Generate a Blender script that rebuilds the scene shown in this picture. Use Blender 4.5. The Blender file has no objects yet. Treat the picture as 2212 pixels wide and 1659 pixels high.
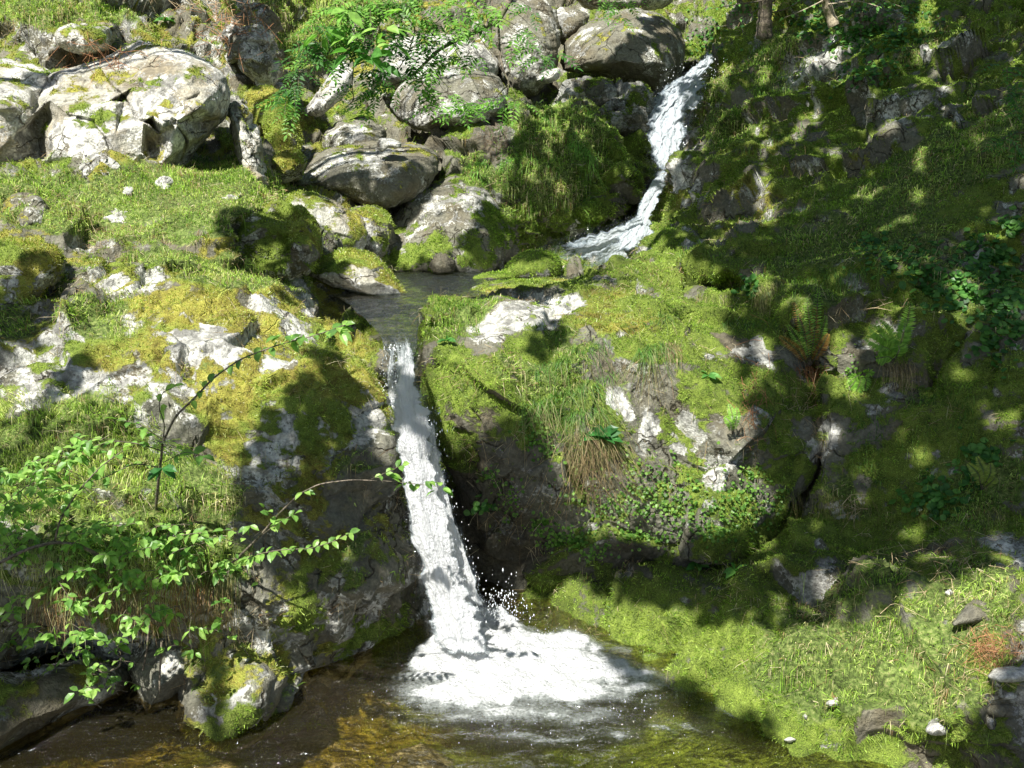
import bpy, math, random
import numpy as np
from mathutils import Vector, Matrix
random.seed(7); RNG = np.random.default_rng(7)
sc = bpy.context.scene
COL = sc.collection

# ------------------------------------------------------------------ camera model
F = 2170.0; PITCH = math.radians(-12.0); CZ = 3.2
CP, SP = math.cos(PITCH), math.sin(PITCH)
def at(u, v, Y):
    """a point of the hillside: bearing (u), elevation (v), distance Y in metres"""
    t = (829.5 - np.asarray(v, float)) / F
    s = (np.asarray(u, float) - 1106.0) / F
    dy = CP - SP * t; dz = SP + CP * t
    k = np.asarray(Y, float) / dy
    return np.stack([s * k, k * dy, CZ + k * dz], -1)
def ratio(v):
    t = (829.5 - v) / F
    return (SP + CP * t) / (CP - SP * t)
def YZ(v, z): return (z - CZ) / ratio(v)
def proj(P):
    x, y, z = P[..., 0], P[..., 1], P[..., 2] - CZ
    d = y * CP + z * SP
    d = np.where(np.abs(d) < 1e-3, 1e-3, d)
    w = -y * SP + z * CP
    return 1106.0 + F * x / d, 829.5 - F * w / d

# ------------------------------------------------------------------ noise
_perm = RNG.permutation(256).astype(np.int64); _perm = np.concatenate([_perm, _perm, _perm])
_g = RNG.normal(size=(256, 3)); _g /= np.linalg.norm(_g, axis=1)[:, None]
def perlin(P):
    P = np.asarray(P, float); i = np.floor(P).astype(np.int64); f = P - i; i &= 255
    w = f * f * f * (f * (f * 6 - 15) + 10); out = 0
    for dx in (0, 1):
        wx = w[:, 0] if dx else 1 - w[:, 0]
        for dy in (0, 1):
            wy = w[:, 1] if dy else 1 - w[:, 1]
            for dz in (0, 1):
                wz = w[:, 2] if dz else 1 - w[:, 2]
                h = _perm[_perm[_perm[(i[:, 0] + dx) & 255] + ((i[:, 1] + dy) & 255)] + ((i[:, 2] + dz) & 255)]
                g = _g[h]
                out = out + wx * wy * wz * (g[:, 0] * (f[:, 0] - dx) + g[:, 1] * (f[:, 1] - dy) + g[:, 2] * (f[:, 2] - dz))
    return out * 1.6
def fbm(P, sc_=1.0, oct=4, off=0.0, gain=.5):
    s = 0; a = 1; P = np.asarray(P) * sc_ + off
    for k in range(oct):
        s = s + a * perlin(P); P = P * 2.03 + 7.1; a *= gain
    return s
def ridged(P, sc_=1.0, oct=3, off=0.0):
    s = 0; a = 1; P = np.asarray(P) * sc_ + off
    for k in range(oct):
        s = s + a * (1 - np.abs(perlin(P)) * 2.2); P = P * 2.1 + 3.7; a *= .5
    return s
def cell(P, sc_, seed=0.0, jit=1.0):
    """Worley: returns random value of the nearest cell and F2-F1"""
    P = np.asarray(P) * sc_ + seed
    i = np.floor(P).astype(np.int64)
    d1 = np.full(len(P), 9.); d2 = np.full(len(P), 9.); r1 = np.zeros(len(P))
    for dx in (-1, 0, 1):
        for dy in (-1, 0, 1):
            for dz in (-1, 0, 1):
                c = i + np.array([dx, dy, dz])
                h = _perm[_perm[_perm[c[:, 0] & 255] + (c[:, 1] & 255)] + (c[:, 2] & 255)]
                q = c + .5 + _g[h] * .42 * jit
                d = np.linalg.norm(P - q, axis=1)
                n = d < d1
                d2 = np.where(n, d1, np.minimum(d2, d)); r1 = np.where(n, h / 255., r1); d1 = np.where(n, d, d1)
    return r1, d2 - d1
def facet(P, sc_, seed=0.0, k=1.0):
    """fractured rock: every cell is cut off by a plane of its own"""
    P = np.asarray(P) * sc_ + seed; i = np.floor(P).astype(np.int64)
    d1 = np.full(len(P), 9.); d2 = np.full(len(P), 9.); val = np.zeros(len(P)); val2 = np.zeros(len(P))
    for dx in (-1, 0, 1):
        for dy in (-1, 0, 1):
            for dz in (-1, 0, 1):
                c = i + np.array([dx, dy, dz])
                h = _perm[_perm[_perm[c[:, 0] & 255] + (c[:, 1] & 255)] + (c[:, 2] & 255)]
                q = c + .5 + _g[h] * .42
                dd = P - q; d = np.linalg.norm(dd, axis=1); n = d < d1
                pv = (dd * _g[(h * 7 + 13) & 255]).sum(1) + (h / 255. - .5) * .5
                n2 = (~n) & (d < d2)
                val2 = np.where(n, val, np.where(n2, pv, val2)); d2 = np.where(n, d1, np.where(n2, d, d2))
                val = np.where(n, pv, val); d1 = np.where(n, d, d1)
    w = .5 + .5 * sstep(0, .05, d2 - d1)
    return (val * w + val2 * (1 - w)) * k
def sstep(a, b, x):
    t = np.clip((x - a) / (b - a), 0, 1); return t * t * (3 - 2 * t)

# ------------------------------------------------------------------ scattered interpolation
class RBF:
    def __init__(s, pts, smooth=0.0):
        p = np.array(pts, float); s.x = p[:, :2] / 500.; y = p[:, 2]
        n = len(p); K = np.sqrt(((s.x[:, None] - s.x[None]) ** 2).sum(-1) + .004)
        A = np.zeros((n + 3, n + 3)); A[:n, :n] = K - np.eye(n) * smooth; A[:n, n] = 1; A[:n, n + 1:] = s.x
        A[n:, :n] = A[:n, n:].T
        b = np.zeros(n + 3); b[:n] = y; s.w = np.linalg.solve(A, b)
    def __call__(s, u, v):
        q = np.stack([np.ravel(u), np.ravel(v)], -1) / 500.; out = np.empty(len(q))
        for a in range(0, len(q), 60000):
            qq = q[a:a + 60000]
            K = np.sqrt(((qq[:, None] - s.x[None]) ** 2).sum(-1) + .004)
            out[a:a + 60000] = K @ s.w[:-3] + s.w[-3] + qq @ s.w[-2:]
        return out.reshape(np.shape(u))

from mathutils.geometry import delaunay_2d_cdt
class Lin:
    """flat facets between measured points"""
    def __init__(s, pts, extra=0, jit=.1, seed=1, poly=None):
        s.r = RBF(pts); p = [tuple(map(float, q)) for q in pts]; rs = np.random.default_rng(seed); a = np.array(p)
        for k in range(extra):
            u, v = rs.uniform(a[:, 0].min(), a[:, 0].max()), rs.uniform(a[:, 1].min(), a[:, 1].max())
            p.append((u, v, float(s.r(np.array([u]), np.array([v]))[0]) + rs.normal(0, jit)))
        vs_, _, fc, *_ = delaunay_2d_cdt([Vector(q[:2]) for q in p], [], [], 0, 1e-4)
        Y = []; P_ = np.array(p)
        for q in vs_: Y.append(P_[np.argmin(np.hypot(P_[:, 0] - q.x, P_[:, 1] - q.y)), 2])
        s.v = np.array([(q.x, q.y) for q in vs_]); s.y = np.array(Y); s.f = [tuple(f) for f in fc]
    def __call__(s, u, v):
        out = s.r(u, v)
        for (a, b, c) in s.f:
            A, B, C = s.v[a], s.v[b], s.v[c]; d = (B[1] - C[1]) * (A[0] - C[0]) + (C[0] - B[0]) * (A[1] - C[1])
            if abs(d) < 1e-6: continue
            l1 = ((B[1] - C[1]) * (u - C[0]) + (C[0] - B[0]) * (v - C[1])) / d; l2 = ((C[1] - A[1]) * (u - C[0]) + (A[0] - C[0]) * (v - C[1])) / d; l3 = 1 - l1 - l2
            m = (l1 >= -1e-6) & (l2 >= -1e-6) & (l3 >= -1e-6); out = np.where(m, l1 * s.y[a] + l2 * s.y[b] + l3 * s.y[c], out)
        return out

# ------------------------------------------------------------------ objects
def tag(o, label=None, cat=None, group=None, kind=None):
    if label: o['label'] = label
    if cat: o['category'] = cat
    if group: o['group'] = group
    if kind: o['kind'] = kind
    return o
def empty(name, loc, label, cat, group=None):
    o = bpy.data.objects.new(name, None); COL.objects.link(o); o.location = loc; o.empty_display_size = .1
    return tag(o, label, cat, group)
def mesh_obj(name, V, faces, mat, parent=None, smooth=True, attrs=None, loops=None):
    """V (n,3); faces (m,k) array of one size, or a list of such arrays"""
    me = bpy.data.meshes.new(name)
    V = np.asarray(V, float)
    base = np.zeros(3)
    if parent is not None: base = np.array(parent.location)
    fl = faces if isinstance(faces, list) else [faces]
    fl = [np.asarray(f, np.int64) for f in fl if len(f)]
    nl = sum(f.size for f in fl); nf = sum(len(f) for f in fl)
    me.vertices.add(len(V)); me.vertices.foreach_set('co', (V - base).astype(np.float32).ravel())
    me.loops.add(nl); me.loops.foreach_set('vertex_index', np.concatenate([f.ravel() for f in fl]).astype(np.int32))
    tot = np.concatenate([np.full(len(f), f.shape[1]) for f in fl])
    st = np.concatenate([[0], np.cumsum(tot)[:-1]])
    me.polygons.add(nf); me.polygons.foreach_set('loop_start', st.astype(np.int32))
    me.polygons.foreach_set('loop_total', tot.astype(np.int32))
    me.polygons.foreach_set('use_smooth', np.full(nf, smooth))
    for k, a in (attrs or {}).items():
        at_ = me.attributes.new(k, 'FLOAT_COLOR', 'POINT')
        a = np.asarray(a, np.float32)
        if a.shape[1] == 3: a = np.concatenate([a, np.ones((len(a), 1), np.float32)], 1)
        at_.data.foreach_set('color', a.ravel())
    me.update(); me.validate(verbose=False)
    me.materials.append(mat)
    o = bpy.data.objects.new(name, me); COL.objects.link(o)
    if parent is not None: o.parent = parent
    return o
def recentre(o, p):
    """move an object's origin to its base point"""
    p = Vector([float(c) for c in p]); o.data.transform(Matrix.Translation(-p)); o.location = p
    return o

# ------------------------------------------------------------------ material helpers
def newmat(name):
    m = bpy.data.materials.new(name); m.use_nodes = True; nt = m.node_tree; nt.nodes.clear()
    return m, nt, nt.nodes, nt.links
class NB:
    def __init__(s, nt): s.nt = nt; s.N = nt.nodes; s.L = nt.links
    def n(s, t, **k):
        o = s.N.new(t)
        for a, b in k.items(): setattr(o, a, b)
        return o
    def set(s, sock, v):
        if hasattr(v, 'is_linked') or hasattr(v, 'links'): s.L.new(v, sock)
        elif isinstance(v, (tuple, list)) and len(v) == 3 and sock.type == 'RGBA': sock.default_value = (*v, 1)
        else: sock.default_value = v
    def noise(s, scale, detail=3, rough=.55, vec=None, dist=0.0):
        o = s.n('ShaderNodeTexNoise'); o.inputs['Scale'].default_value = scale; o.inputs['Detail'].default_value = detail
        o.inputs['Roughness'].default_value = rough; o.inputs['Distortion'].default_value = dist
        if vec is not None: s.L.new(vec, o.inputs['Vector'])
        return o.outputs[0]
    def vor(s, scale, feature='F1', vec=None, out=0):
        o = s.n('ShaderNodeTexVoronoi', feature=feature); o.inputs['Scale'].default_value = scale
        if vec is not None: s.L.new(vec, o.inputs['Vector'])
        return o.outputs[out]
    def m(s, op, a, b=None, c=None, clamp=False):
        o = s.n('ShaderNodeMath', operation=op, use_clamp=clamp); s.set(o.inputs[0], a)
        if b is not None: s.set(o.inputs[1], b)
        if c is not None: s.set(o.inputs[2], c)
        return o.outputs[0]
    def ramp(s, x, a, b, lo=0., hi=1.):
        o = s.n('ShaderNodeMapRange', interpolation_type='SMOOTHSTEP'); s.set(o.inputs[0], x)
        for i, v in enumerate((a, b, lo, hi)): s.set(o.inputs[i + 1], v)
        return o.outputs[0]
    def mix(s, f, a, b, mode='MIX'):
        o = s.n('ShaderNodeMix', data_type='RGBA', blend_type=mode); s.set(o.inputs[0], f); s.set(o.inputs[6], a); s.set(o.inputs[7], b)
        return o.outputs[2]
    def cr(s, x, stops):
        o = s.n('ShaderNodeValToRGB'); e = o.color_ramp.elements
        while len(e) > 1: e.remove(e[-1])
        e[0].position = stops[0][0]; e[0].color = (*stops[0][1], 1)
        for p, c in stops[1:]:
            q = e.new(p); q.color = (*c, 1)
        s.set(o.inputs[0], x); return o.outputs[0]
    def attr(s, name):
        o = s.n('ShaderNodeAttribute'); o.attribute_name = name; return o
    def bump(s, h, strength, dist, nrm=None):
        o = s.n('ShaderNodeBump'); o.inputs['Strength'].default_value = strength; o.inputs['Distance'].default_value = dist
        s.L.new(h, o.inputs['Height'])
        if nrm is not None: s.L.new(nrm, o.inputs['Normal'])
        return o.outputs[0]

# ------------------------------------------------------------------ the rock / moss / turf ground material
def ground_material(name, rock_dark=(.05, .048, .034), rock_mid=(.20, .19, .14), rock_light=(.48, .455, .35), lich=(.74, .73, .66)):
    m, nt, N, L = newmat(name); b = NB(nt)
    P = b.n('ShaderNodeNewGeometry').outputs['Position']
    a1 = b.attr('cover'); a2 = b.attr('tone')
    s1 = b.n('ShaderNodeSeparateColor'); L.new(a1.outputs['Color'], s1.inputs[0])
    M_, G_, Li = s1.outputs[0], s1.outputs[1], s1.outputs[2]
    s2 = b.n('ShaderNodeSeparateColor'); L.new(a2.outputs['Color'], s2.inputs[0])
    H_, D_, E_ = s2.outputs[0], s2.outputs[1], s2.outputs[2]      # moss hue, wet/dark, earth
    n1 = b.noise(1.6, 5, .6, P); n2 = b.noise(9, 6, .62, P, .4); n3 = b.noise(38, 5, .65, P); n4 = b.noise(160, 3, .6, P)
    warp = b.n('ShaderNodeVectorMath', operation='ADD')
    nz = b.n('ShaderNodeTexNoise'); nz.inputs['Scale'].default_value = 3.0; nz.inputs['Detail'].default_value = 4; L.new(P, nz.inputs['Vector'])
    vm = b.n('ShaderNodeVectorMath', operation='SCALE'); L.new(nz.outputs['Color'], vm.inputs[0]); vm.inputs['Scale'].default_value = .55
    L.new(P, warp.inputs[0]); L.new(vm.outputs[0], warp.inputs[1]); W = warp.outputs[0]
    rock = b.cr(b.m('ADD', b.m('MULTIPLY', n2, .65), b.m('MULTIPLY', n3, .35)), [(.3, rock_dark), (.47, rock_mid), (.68, rock_light)])
    tint = b.cr(n1, [(.35, (.86, .9, .94)), (.5, (1, 1, 1)), (.66, (1.15, 1.0, .78))])
    rock = b.mix(.8, rock, tint, 'MULTIPLY')
    # pale crustose lichen: rounded blotches with ragged rims
    lv = b.vor(4.2, 'SMOOTH_F1', W); lv2 = b.vor(15, 'F1', W)
    lm = b.m('ADD', b.m('SUBTRACT', .62, lv), b.m('MULTIPLY', b.m('SUBTRACT', n3, .5), 1.1))
    lm = b.m('ADD', lm, b.m('MULTIPLY', b.m('SUBTRACT', n2, .5), .9))
    lm = b.m('ADD', lm, b.m('SUBTRACT', b.m('MULTIPLY', Li, 1.35), .72))
    lm = b.m('ADD', lm, b.m('MULTIPLY', b.m('MAXIMUM', b.m('SUBTRACT', Li, .85), 0), 2.5)); lmask = b.ramp(lm, .08, .2)
    licol = b.mix(b.ramp(n3, .38, .62), tuple(c * .62 for c in lich), lich)
    rock = b.mix(lmask, rock, licol)
    sp = b.ramp(b.m('ADD', lv2, b.m('MULTIPLY', n3, .3)), .27, .22)
    rock = b.mix(b.m('MULTIPLY', sp, .6), rock, (.07, .065, .05))
    # black lichen / stain
    st = b.ramp(b.m('ADD', n2, b.m('MULTIPLY', n1, .5)), .62, .9)
    rock = b.mix(b.m('MULTIPLY', st, .7), rock, (.035, .033, .028))
    # cracks
    cw = b.vor(2.3, 'DISTANCE_TO_EDGE', W); ck = b.m('MAXIMUM', b.ramp(cw, .0, .03), b.ramp(b.noise(2.1, 2, .5, P), .44, .52))
    cw2 = b.vor(7.5, 'DISTANCE_TO_EDGE', W); ck2 = b.m('ADD', .8, b.m('MULTIPLY', .2, b.ramp(cw2, .0, .03)))
    rock = b.mix(1.0, rock, b.mix(ck, (.3, .27, .22), (1, 1, 1)), 'MULTIPLY')
    cc = b.n('ShaderNodeCombineColor'); [L.new(ck2, cc.inputs[i]) for i in range(3)]
    rock = b.mix(.6, rock, cc.outputs[0], 'MULTIPLY')
    # earth
    earth = b.mix(n3, (.035, .024, .015), (.17, .12, .07))
    em = b.ramp(b.m('ADD', E_, b.m('MULTIPLY', b.m('SUBTRACT', n3, .5), .8)), .4, .6)
    col = b.mix(em, rock, earth)
    # moss
    gold = b.cr(b.m('ADD', b.m('MULTIPLY', n2, .5), b.m('MULTIPLY', n4, .5)), [(.34, (.06, .045, .012)), (.45, (.22, .19, .035)), (.56, (.42, .40, .07)), (.7, (.60, .58, .17))])
    gren = b.cr(b.m('ADD', b.m('MULTIPLY', n2, .4), b.m('MULTIPLY', n4, .6)), [(.34, (.03, .045, .01)), (.46, (.12, .17, .025)), (.58, (.26, .34, .05)), (.72, (.42, .5, .12))])
    moss = b.mix(b.ramp(b.m('ADD', H_, b.m('MULTIPLY', b.m('SUBTRACT', n2, .5), 1.0)), .3, .7), gold, gren)
    mm = b.ramp(b.m('ADD', M_, b.m('MULTIPLY', b.m('SUBTRACT', b.m('ADD', b.m('MULTIPLY', n3, .6), b.m('MULTIPLY', n2, .4)), .5), 1.1)), .42, .6)
    col = b.mix(mm, col, moss)
    turf = b.cr(n3, [(.35, (.04, .05, .012)), (.52, (.13, .19, .04)), (.68, (.30, .32, .11))])
    gm = b.ramp(b.m('ADD', G_, b.m('MULTIPLY', b.m('SUBTRACT', n3, .5), .7)), .4, .6)
    col = b.mix(gm, col, turf)
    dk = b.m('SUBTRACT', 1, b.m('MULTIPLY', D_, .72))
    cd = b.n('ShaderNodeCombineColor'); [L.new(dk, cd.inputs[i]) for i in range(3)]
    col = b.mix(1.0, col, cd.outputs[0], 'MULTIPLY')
    bs = b.n('ShaderNodeBsdfPrincipled'); L.new(col, bs.inputs['Base Color'])
    L.new(b.ramp(b.m('ADD', D_, b.m('MULTIPLY', b.m('SUBTRACT', n3, .5), .6)), .5, 1.0, .88, .3), bs.inputs['Roughness']); bs.inputs['Specular IOR Level'].default_value = .3
    h = b.m('ADD', b.m('MULTIPLY', n3, .5), b.m('MULTIPLY', n2, .9))
    h = b.m('ADD', h, b.m('MULTIPLY', ck, .45)); h = b.m('ADD', h, b.m('MULTIPLY', ck2, .25))
    h2 = b.m('MULTIPLY', n4, b.m('ADD', .12, b.m('MULTIPLY', mm, .35)))
    h = b.m('ADD', h, h2)
    L.new(b.bump(h, .9, .045), bs.inputs['Normal'])
    o = b.n('ShaderNodeOutputMaterial'); L.new(bs.outputs[0], o.inputs[0])
    return m
def leaf_material(name, transl=.45, rough=.45, var=.35):
    """blades and leaves: colour from the mesh, light passing through"""
    m, nt, N, L = newmat(name); b = NB(nt)
    a = b.attr('col').outputs['Color']
    P = b.n('ShaderNodeNewGeometry').outputs['Position']
    nn = b.ramp(b.noise(30, 2, .5, P), .3, .7, 1 - var, 1 + var)
    cc = b.n('ShaderNodeCombineColor'); [L.new(nn, cc.inputs[i]) for i in range(3)]
    c = b.mix(1.0, a, cc.outputs[0], 'MULTIPLY')
    bs = b.n('ShaderNodeBsdfPrincipled'); L.new(c, bs.inputs['Base Color']); bs.inputs['Roughness'].default_value = rough; bs.inputs['Specular IOR Level'].default_value = .35
    t = b.n('ShaderNodeBsdfTranslucent'); L.new(b.mix(1.0, c, (1.2, 1.3, .75), 'MULTIPLY'), t.inputs[0])
    mx = b.n('ShaderNodeMixShader'); mx.inputs[0].default_value = transl; L.new(bs.outputs[0], mx.inputs[1]); L.new(t.outputs[0], mx.inputs[2])
    o = b.n('ShaderNodeOutputMaterial'); L.new(mx.outputs[0], o.inputs[0]); return m
def bark_material(name, c0, c1):
    m, nt, N, L = newmat(name); b = NB(nt)
    P = b.n('ShaderNodeNewGeometry').outputs['Position']
    c = b.mix(b.ramp(b.noise(40, 5, .6, P), .35, .65), c0, c1)
    c = b.mix(b.ramp(b.noise(9, 3, .6, P), .55, .65), c, (.10, .11, .04))
    bs = b.n('ShaderNodeBsdfPrincipled'); L.new(c, bs.inputs['Base Color']); bs.inputs['Roughness'].default_value = .8
    L.new(b.bump(b.noise(90, 4, .6, P), .6, .01), bs.inputs['Normal'])
    o = b.n('ShaderNodeOutputMaterial'); L.new(bs.outputs[0], o.inputs[0]); return m
MG = ground_material('rock_moss_turf')
MP = ground_material('pale_lichened_rock', (.18, .165, .125), (.46, .435, .355), (.70, .67, .56), (.88, .86, .78))
MB = leaf_material('grass_blade', .4, .5)
ML = leaf_material('leaf', .5, .38, .22)
MK = bark_material('bark', (.05, .04, .03), (.22, .18, .13))
MKP = bark_material('pale_bark', (.22, .18, .12), (.45, .38, .27))
# ------------------------------------------------------------------ what covers the ground where
# (channel, u, v, ru, rv, rotation, value): M moss, G grass, L lichen paleness, H moss hue (0 gold .. 1 green), D wet/dark, E earth
PAINT = [
 # broad character
 ('H',1150,850,330,420,0,.75),('H',1900,1450,900,330,0,.8),('H',1850,500,620,800,0,.6),('H',1200,400,300,230,0,.75),('H',1750,1100,700,250,0,.8),
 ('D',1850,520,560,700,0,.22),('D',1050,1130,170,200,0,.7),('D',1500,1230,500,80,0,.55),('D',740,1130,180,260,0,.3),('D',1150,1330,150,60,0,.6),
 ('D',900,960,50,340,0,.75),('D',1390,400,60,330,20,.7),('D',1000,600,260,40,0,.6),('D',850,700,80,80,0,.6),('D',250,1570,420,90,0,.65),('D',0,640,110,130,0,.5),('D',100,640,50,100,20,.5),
 # left terraces
 ('G',400,430,190,70,10,.95),('G',500,390,130,60,0,1),('G',560,440,110,50,20,.95),('G',80,430,150,70,0,.8),('G',170,470,90,40,0,.9),('G',330,480,120,40,0,.7),
 ('G',430,570,190,40,8,.9),('G',200,690,90,50,0,.75),('G',160,930,160,95,0,1),('G',80,1020,160,110,0,.85),('G',420,1060,150,70,0,1),('G',250,1030,150,90,0,.85),('G',300,1190,300,110,0,.75),('G',20,690,60,60,0,.8),
 ('G',560,0,260,40,0,.3),('G',120,20,220,40,0,.8),('G',620,10,80,40,0,.8),('G',680,60,80,90,0,.7),('G',730,20,120,50,0,.8),
 ('E',250,1120,300,110,0,.35),('E',200,440,80,30,0,.4),('E',340,500,70,25,0,.6),('E',220,500,120,30,0,.45),
 ('M',500,620,150,70,15,.85),('M',640,720,140,70,30,.62),('M',650,830,170,90,0,.75),('M',750,840,80,110,0,.9),('M',300,770,180,50,10,.7),('M',360,850,200,60,0,.62),('L',430,780,240,130,0,.7),('M',560,930,150,90,0,.8),('M',330,690,130,40,0,.6),
 ('M',650,1010,150,140,0,.5),('M',800,1050,90,160,0,.28),('M',700,1250,140,90,0,.25),('L',780,1100,120,200,0,.25),('G',600,1020,120,120,0,.0),('M',640,1340,130,60,0,.75),('M',600,1450,200,80,0,.3),('L',650,1420,120,60,0,.5),('M',540,1570,130,34,-25,.95),('M',830,1400,120,70,0,.95),('M',400,1590,90,40,0,.9),('M',480,1500,60,60,0,.4),
 ('H',830,1390,120,90,0,.8),('H',560,1560,160,60,0,.7),('H',650,1320,160,80,0,.45),
 ('L',480,745,90,40,10,.95),('L',390,760,60,40,20,.7),('L',70,770,90,60,0,.9),('L',150,820,120,50,0,.7),('L',230,800,70,40,0,.6),('L',580,660,60,30,0,.85),('L',600,770,60,30,0,.8),('L',270,930,80,30,0,.6),('L',480,900,60,30,0,.7),('L',420,830,50,30,0,.8),
 ('M',480,745,70,30,10,.05),('M',390,760,50,34,20,.1),('M',60,780,90,50,0,.25),('M',500,700,60,30,0,.3),('M',170,820,80,30,0,.3),('M',600,770,40,20,0,.2),('M',580,655,40,20,0,.1),('M',480,900,40,25,0,.2),('M',270,640,60,40,0,.3),
 ('L',740,1190,40,30,0,.9),('L',745,1250,30,25,0,.95),('L',640,990,50,30,0,.6),('L',670,880,14,10,0,.9),
 # centre outcrop
 ('L',1110,700,110,45,-10,.85),('M',1110,700,110,45,-15,.0),('M',1180,650,110,30,-10,.1),('L',1190,655,110,30,0,.7),('M',1080,790,60,50,0,.45),
 ('M',960,680,60,60,0,.85),('G',980,690,70,40,-10,.85),('M',1040,880,150,120,0,.95),('M',1150,820,110,90,0,.9),('H',1000,900,160,180,0,.95),('G',1150,810,90,60,0,.5),('M',960,970,70,170,0,.9),
 ('M',1400,600,190,70,-10,.62),('L',1400,600,190,70,0,.5),('H',1400,620,260,110,0,.3),('M',1560,640,130,70,0,.7),('M',1300,680,90,40,-30,.9),('H',1300,680,90,60,-30,.05),('M',1330,590,60,30,0,.5),
 ('L',1370,800,70,100,0,.48),('M',1370,840,80,100,0,.25),('L',1330,880,40,45,-30,1),('L',1393,930,28,62,10,1.15),('M',1393,930,30,60,10,-.3),('M',1330,875,30,30,0,-.2),('L',1470,940,40,60,0,.8),('M',1470,940,45,60,0,.15),('L',1560,790,60,25,0,.85),('L',1640,780,26,90,8,.9),('M',1640,780,26,90,8,.1),('L',1600,800,60,40,0,.6),('L',1545,1040,40,60,20,.6),('M',1545,1020,50,90,20,.2),('L',1780,960,28,50,10,1.05),('M',1780,960,28,45,10,-.1),('M',1385,760,50,30,0,1),('M',1540,960,90,60,0,.3),
 ('M',1800,790,75,110,0,.9),('H',1800,790,90,120,0,.45),
 ('M',1080,1150,130,180,0,.15),('M',1180,1270,60,40,0,.9),('G',1250,840,60,140,0,.5),('M',1450,1060,150,60,0,.8),('M',1300,1150,160,60,0,.5),('M',1600,1150,130,60,0,.6),
 # right bank
 ('M',1400,1370,240,90,10,.95),('M',1650,1500,250,130,20,.95),('M',2000,1610,240,70,0,1),('M',1650,1230,120,110,0,.8),('M',1500,1300,200,60,0,.9),
 ('G',1800,1420,200,110,0,.9),('G',1980,1440,180,130,0,.95),('G',1850,1270,160,60,-20,.45),('G',2080,1340,120,160,0,.7),('M',1650,1420,260,90,10,.95),('E',1600,1300,60,24,0,.5),('M',1850,1250,200,90,0,.5),('E',1780,1300,130,30,-15,.4),('E',2060,1200,120,50,-20,.5),('E',2140,1400,90,90,0,.6),('G',2130,1430,60,60,0,.0),
 ('M',1900,1160,260,30,-8,.8),
 # upper right
 ('G',1640,150,170,60,-25,.9),('G',1580,250,90,90,-40,.9),('G',1720,260,170,40,-15,.9),('G',1850,210,170,50,0,.85),('G',2010,110,100,50,-30,.9),('G',1990,380,300,80,-24,1),('G',2150,300,140,120,0,.95),('G',1850,520,250,90,-20,.8),('G',2080,620,240,180,0,.7),('G',1760,620,120,80,0,.6),('G',2020,980,260,190,0,.95),('G',1900,1080,160,80,0,.7),
 ('G',2130,100,120,130,0,.6),('L',1780,120,110,45,-25,1),('G',1780,125,110,38,-25,.0),('M',1780,125,110,38,-25,.0),
 ('M',1960,260,170,60,-30,.05),('G',1960,255,150,50,-30,.1),('L',1960,250,160,60,-30,.35),('M',1600,400,180,90,-20,.35),('M',1500,380,50,130,15,.25),('M',1440,480,50,90,20,.95),('H',1440,480,60,90,20,.9),('M',1560,470,110,60,0,.3),('H',1600,420,200,120,0,.1),('M',1540,170,40,60,0,1),
 ('G',1210,310,130,100,0,1),('G',1090,340,90,70,0,.85),('G',1180,400,130,80,0,.9),('M',1200,480,200,80,0,.9),('M',1330,330,100,110,0,.95),('G',1010,370,30,40,0,.7),('M',1050,300,60,70,0,.2),('E',1060,290,70,70,0,.5),('G',1060,290,60,70,0,.1),('M',1080,420,60,40,0,.25),('L',1080,420,60,40,0,.5),('M',930,450,110,60,0,.15),('L',930,460,130,60,0,.35),('M',960,550,150,50,0,.7),
]
def blobw(u, v, cu, cv, ru, rv, rot):
    a = math.radians(-rot); c, s = math.cos(a), math.sin(a)
    dx, dy = u - cu, v - cv
    x = (dx * c - dy * s) / ru; y = (dx * s + dy * c) / rv
    return sstep(1.25, .45, np.sqrt(x * x + y * y))
def paint(P, Nn, base, noise_amp=.55, local=None):
    """per-vertex cover and tone of a surface; base: dict of channel -> starting value"""
    u, v = proj(P)
    ch = {k: np.full(len(P), float(base.get(k, 0))) for k in 'MGLHDE'}
    if not local == 'only':
        # warp so that the patches get ragged edges
        wn = fbm(P, 1.7, 3, 11.3) * 34; wm = fbm(P, 1.9, 3, 41.3) * 28
        uu, vv = u + wn, v + wm
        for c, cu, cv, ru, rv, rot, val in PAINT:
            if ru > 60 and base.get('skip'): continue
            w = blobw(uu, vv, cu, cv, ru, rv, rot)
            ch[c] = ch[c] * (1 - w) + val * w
    far = sstep(1350, 1600, u) * sstep(1230, 1130, v); rough_ = fbm(P, .9, 4, 201.)
    ch['G'] = ch['G'] - far * (.12 + .75 * sstep(-.05, .45, rough_)); ch['M'] = ch['M'] + far * .35 * sstep(-.3, .2, fbm(P, 1.4, 3, 211.))
    ch['H'] = ch['H'] + .4
    up = Nn[:, 2]
    n = fbm(P, 2.6, 4, 5.0); n2 = fbm(P, 6.5, 3, 25.0)
    ch['M'] = ch['M'] + (up - .45) * base.get('upM', .35) + n * noise_amp * .9 + n2 * .3
    ch['G'] = ch['G'] + (up - .4) * base.get('upG', .3) + n2 * .25 + fbm(P, 1.3, 3, 55.) * .3
    ch['L'] = ch['L'] + fbm(P, 1.5, 3, 77.) * .35
    ch['H'] = ch['H'] + fbm(P, 1.2, 3, 99.) * .55
    cover = np.stack([ch['M'], ch['G'], ch['L']], 1); tone = np.stack([ch['H'], ch['D'], ch['E']], 1)
    return np.clip(cover, 0, 1.3), np.clip(tone, 0, 1)
SURF = []     # (name, V, tris, cover, tone) of everything grass and moss may grow on
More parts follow.
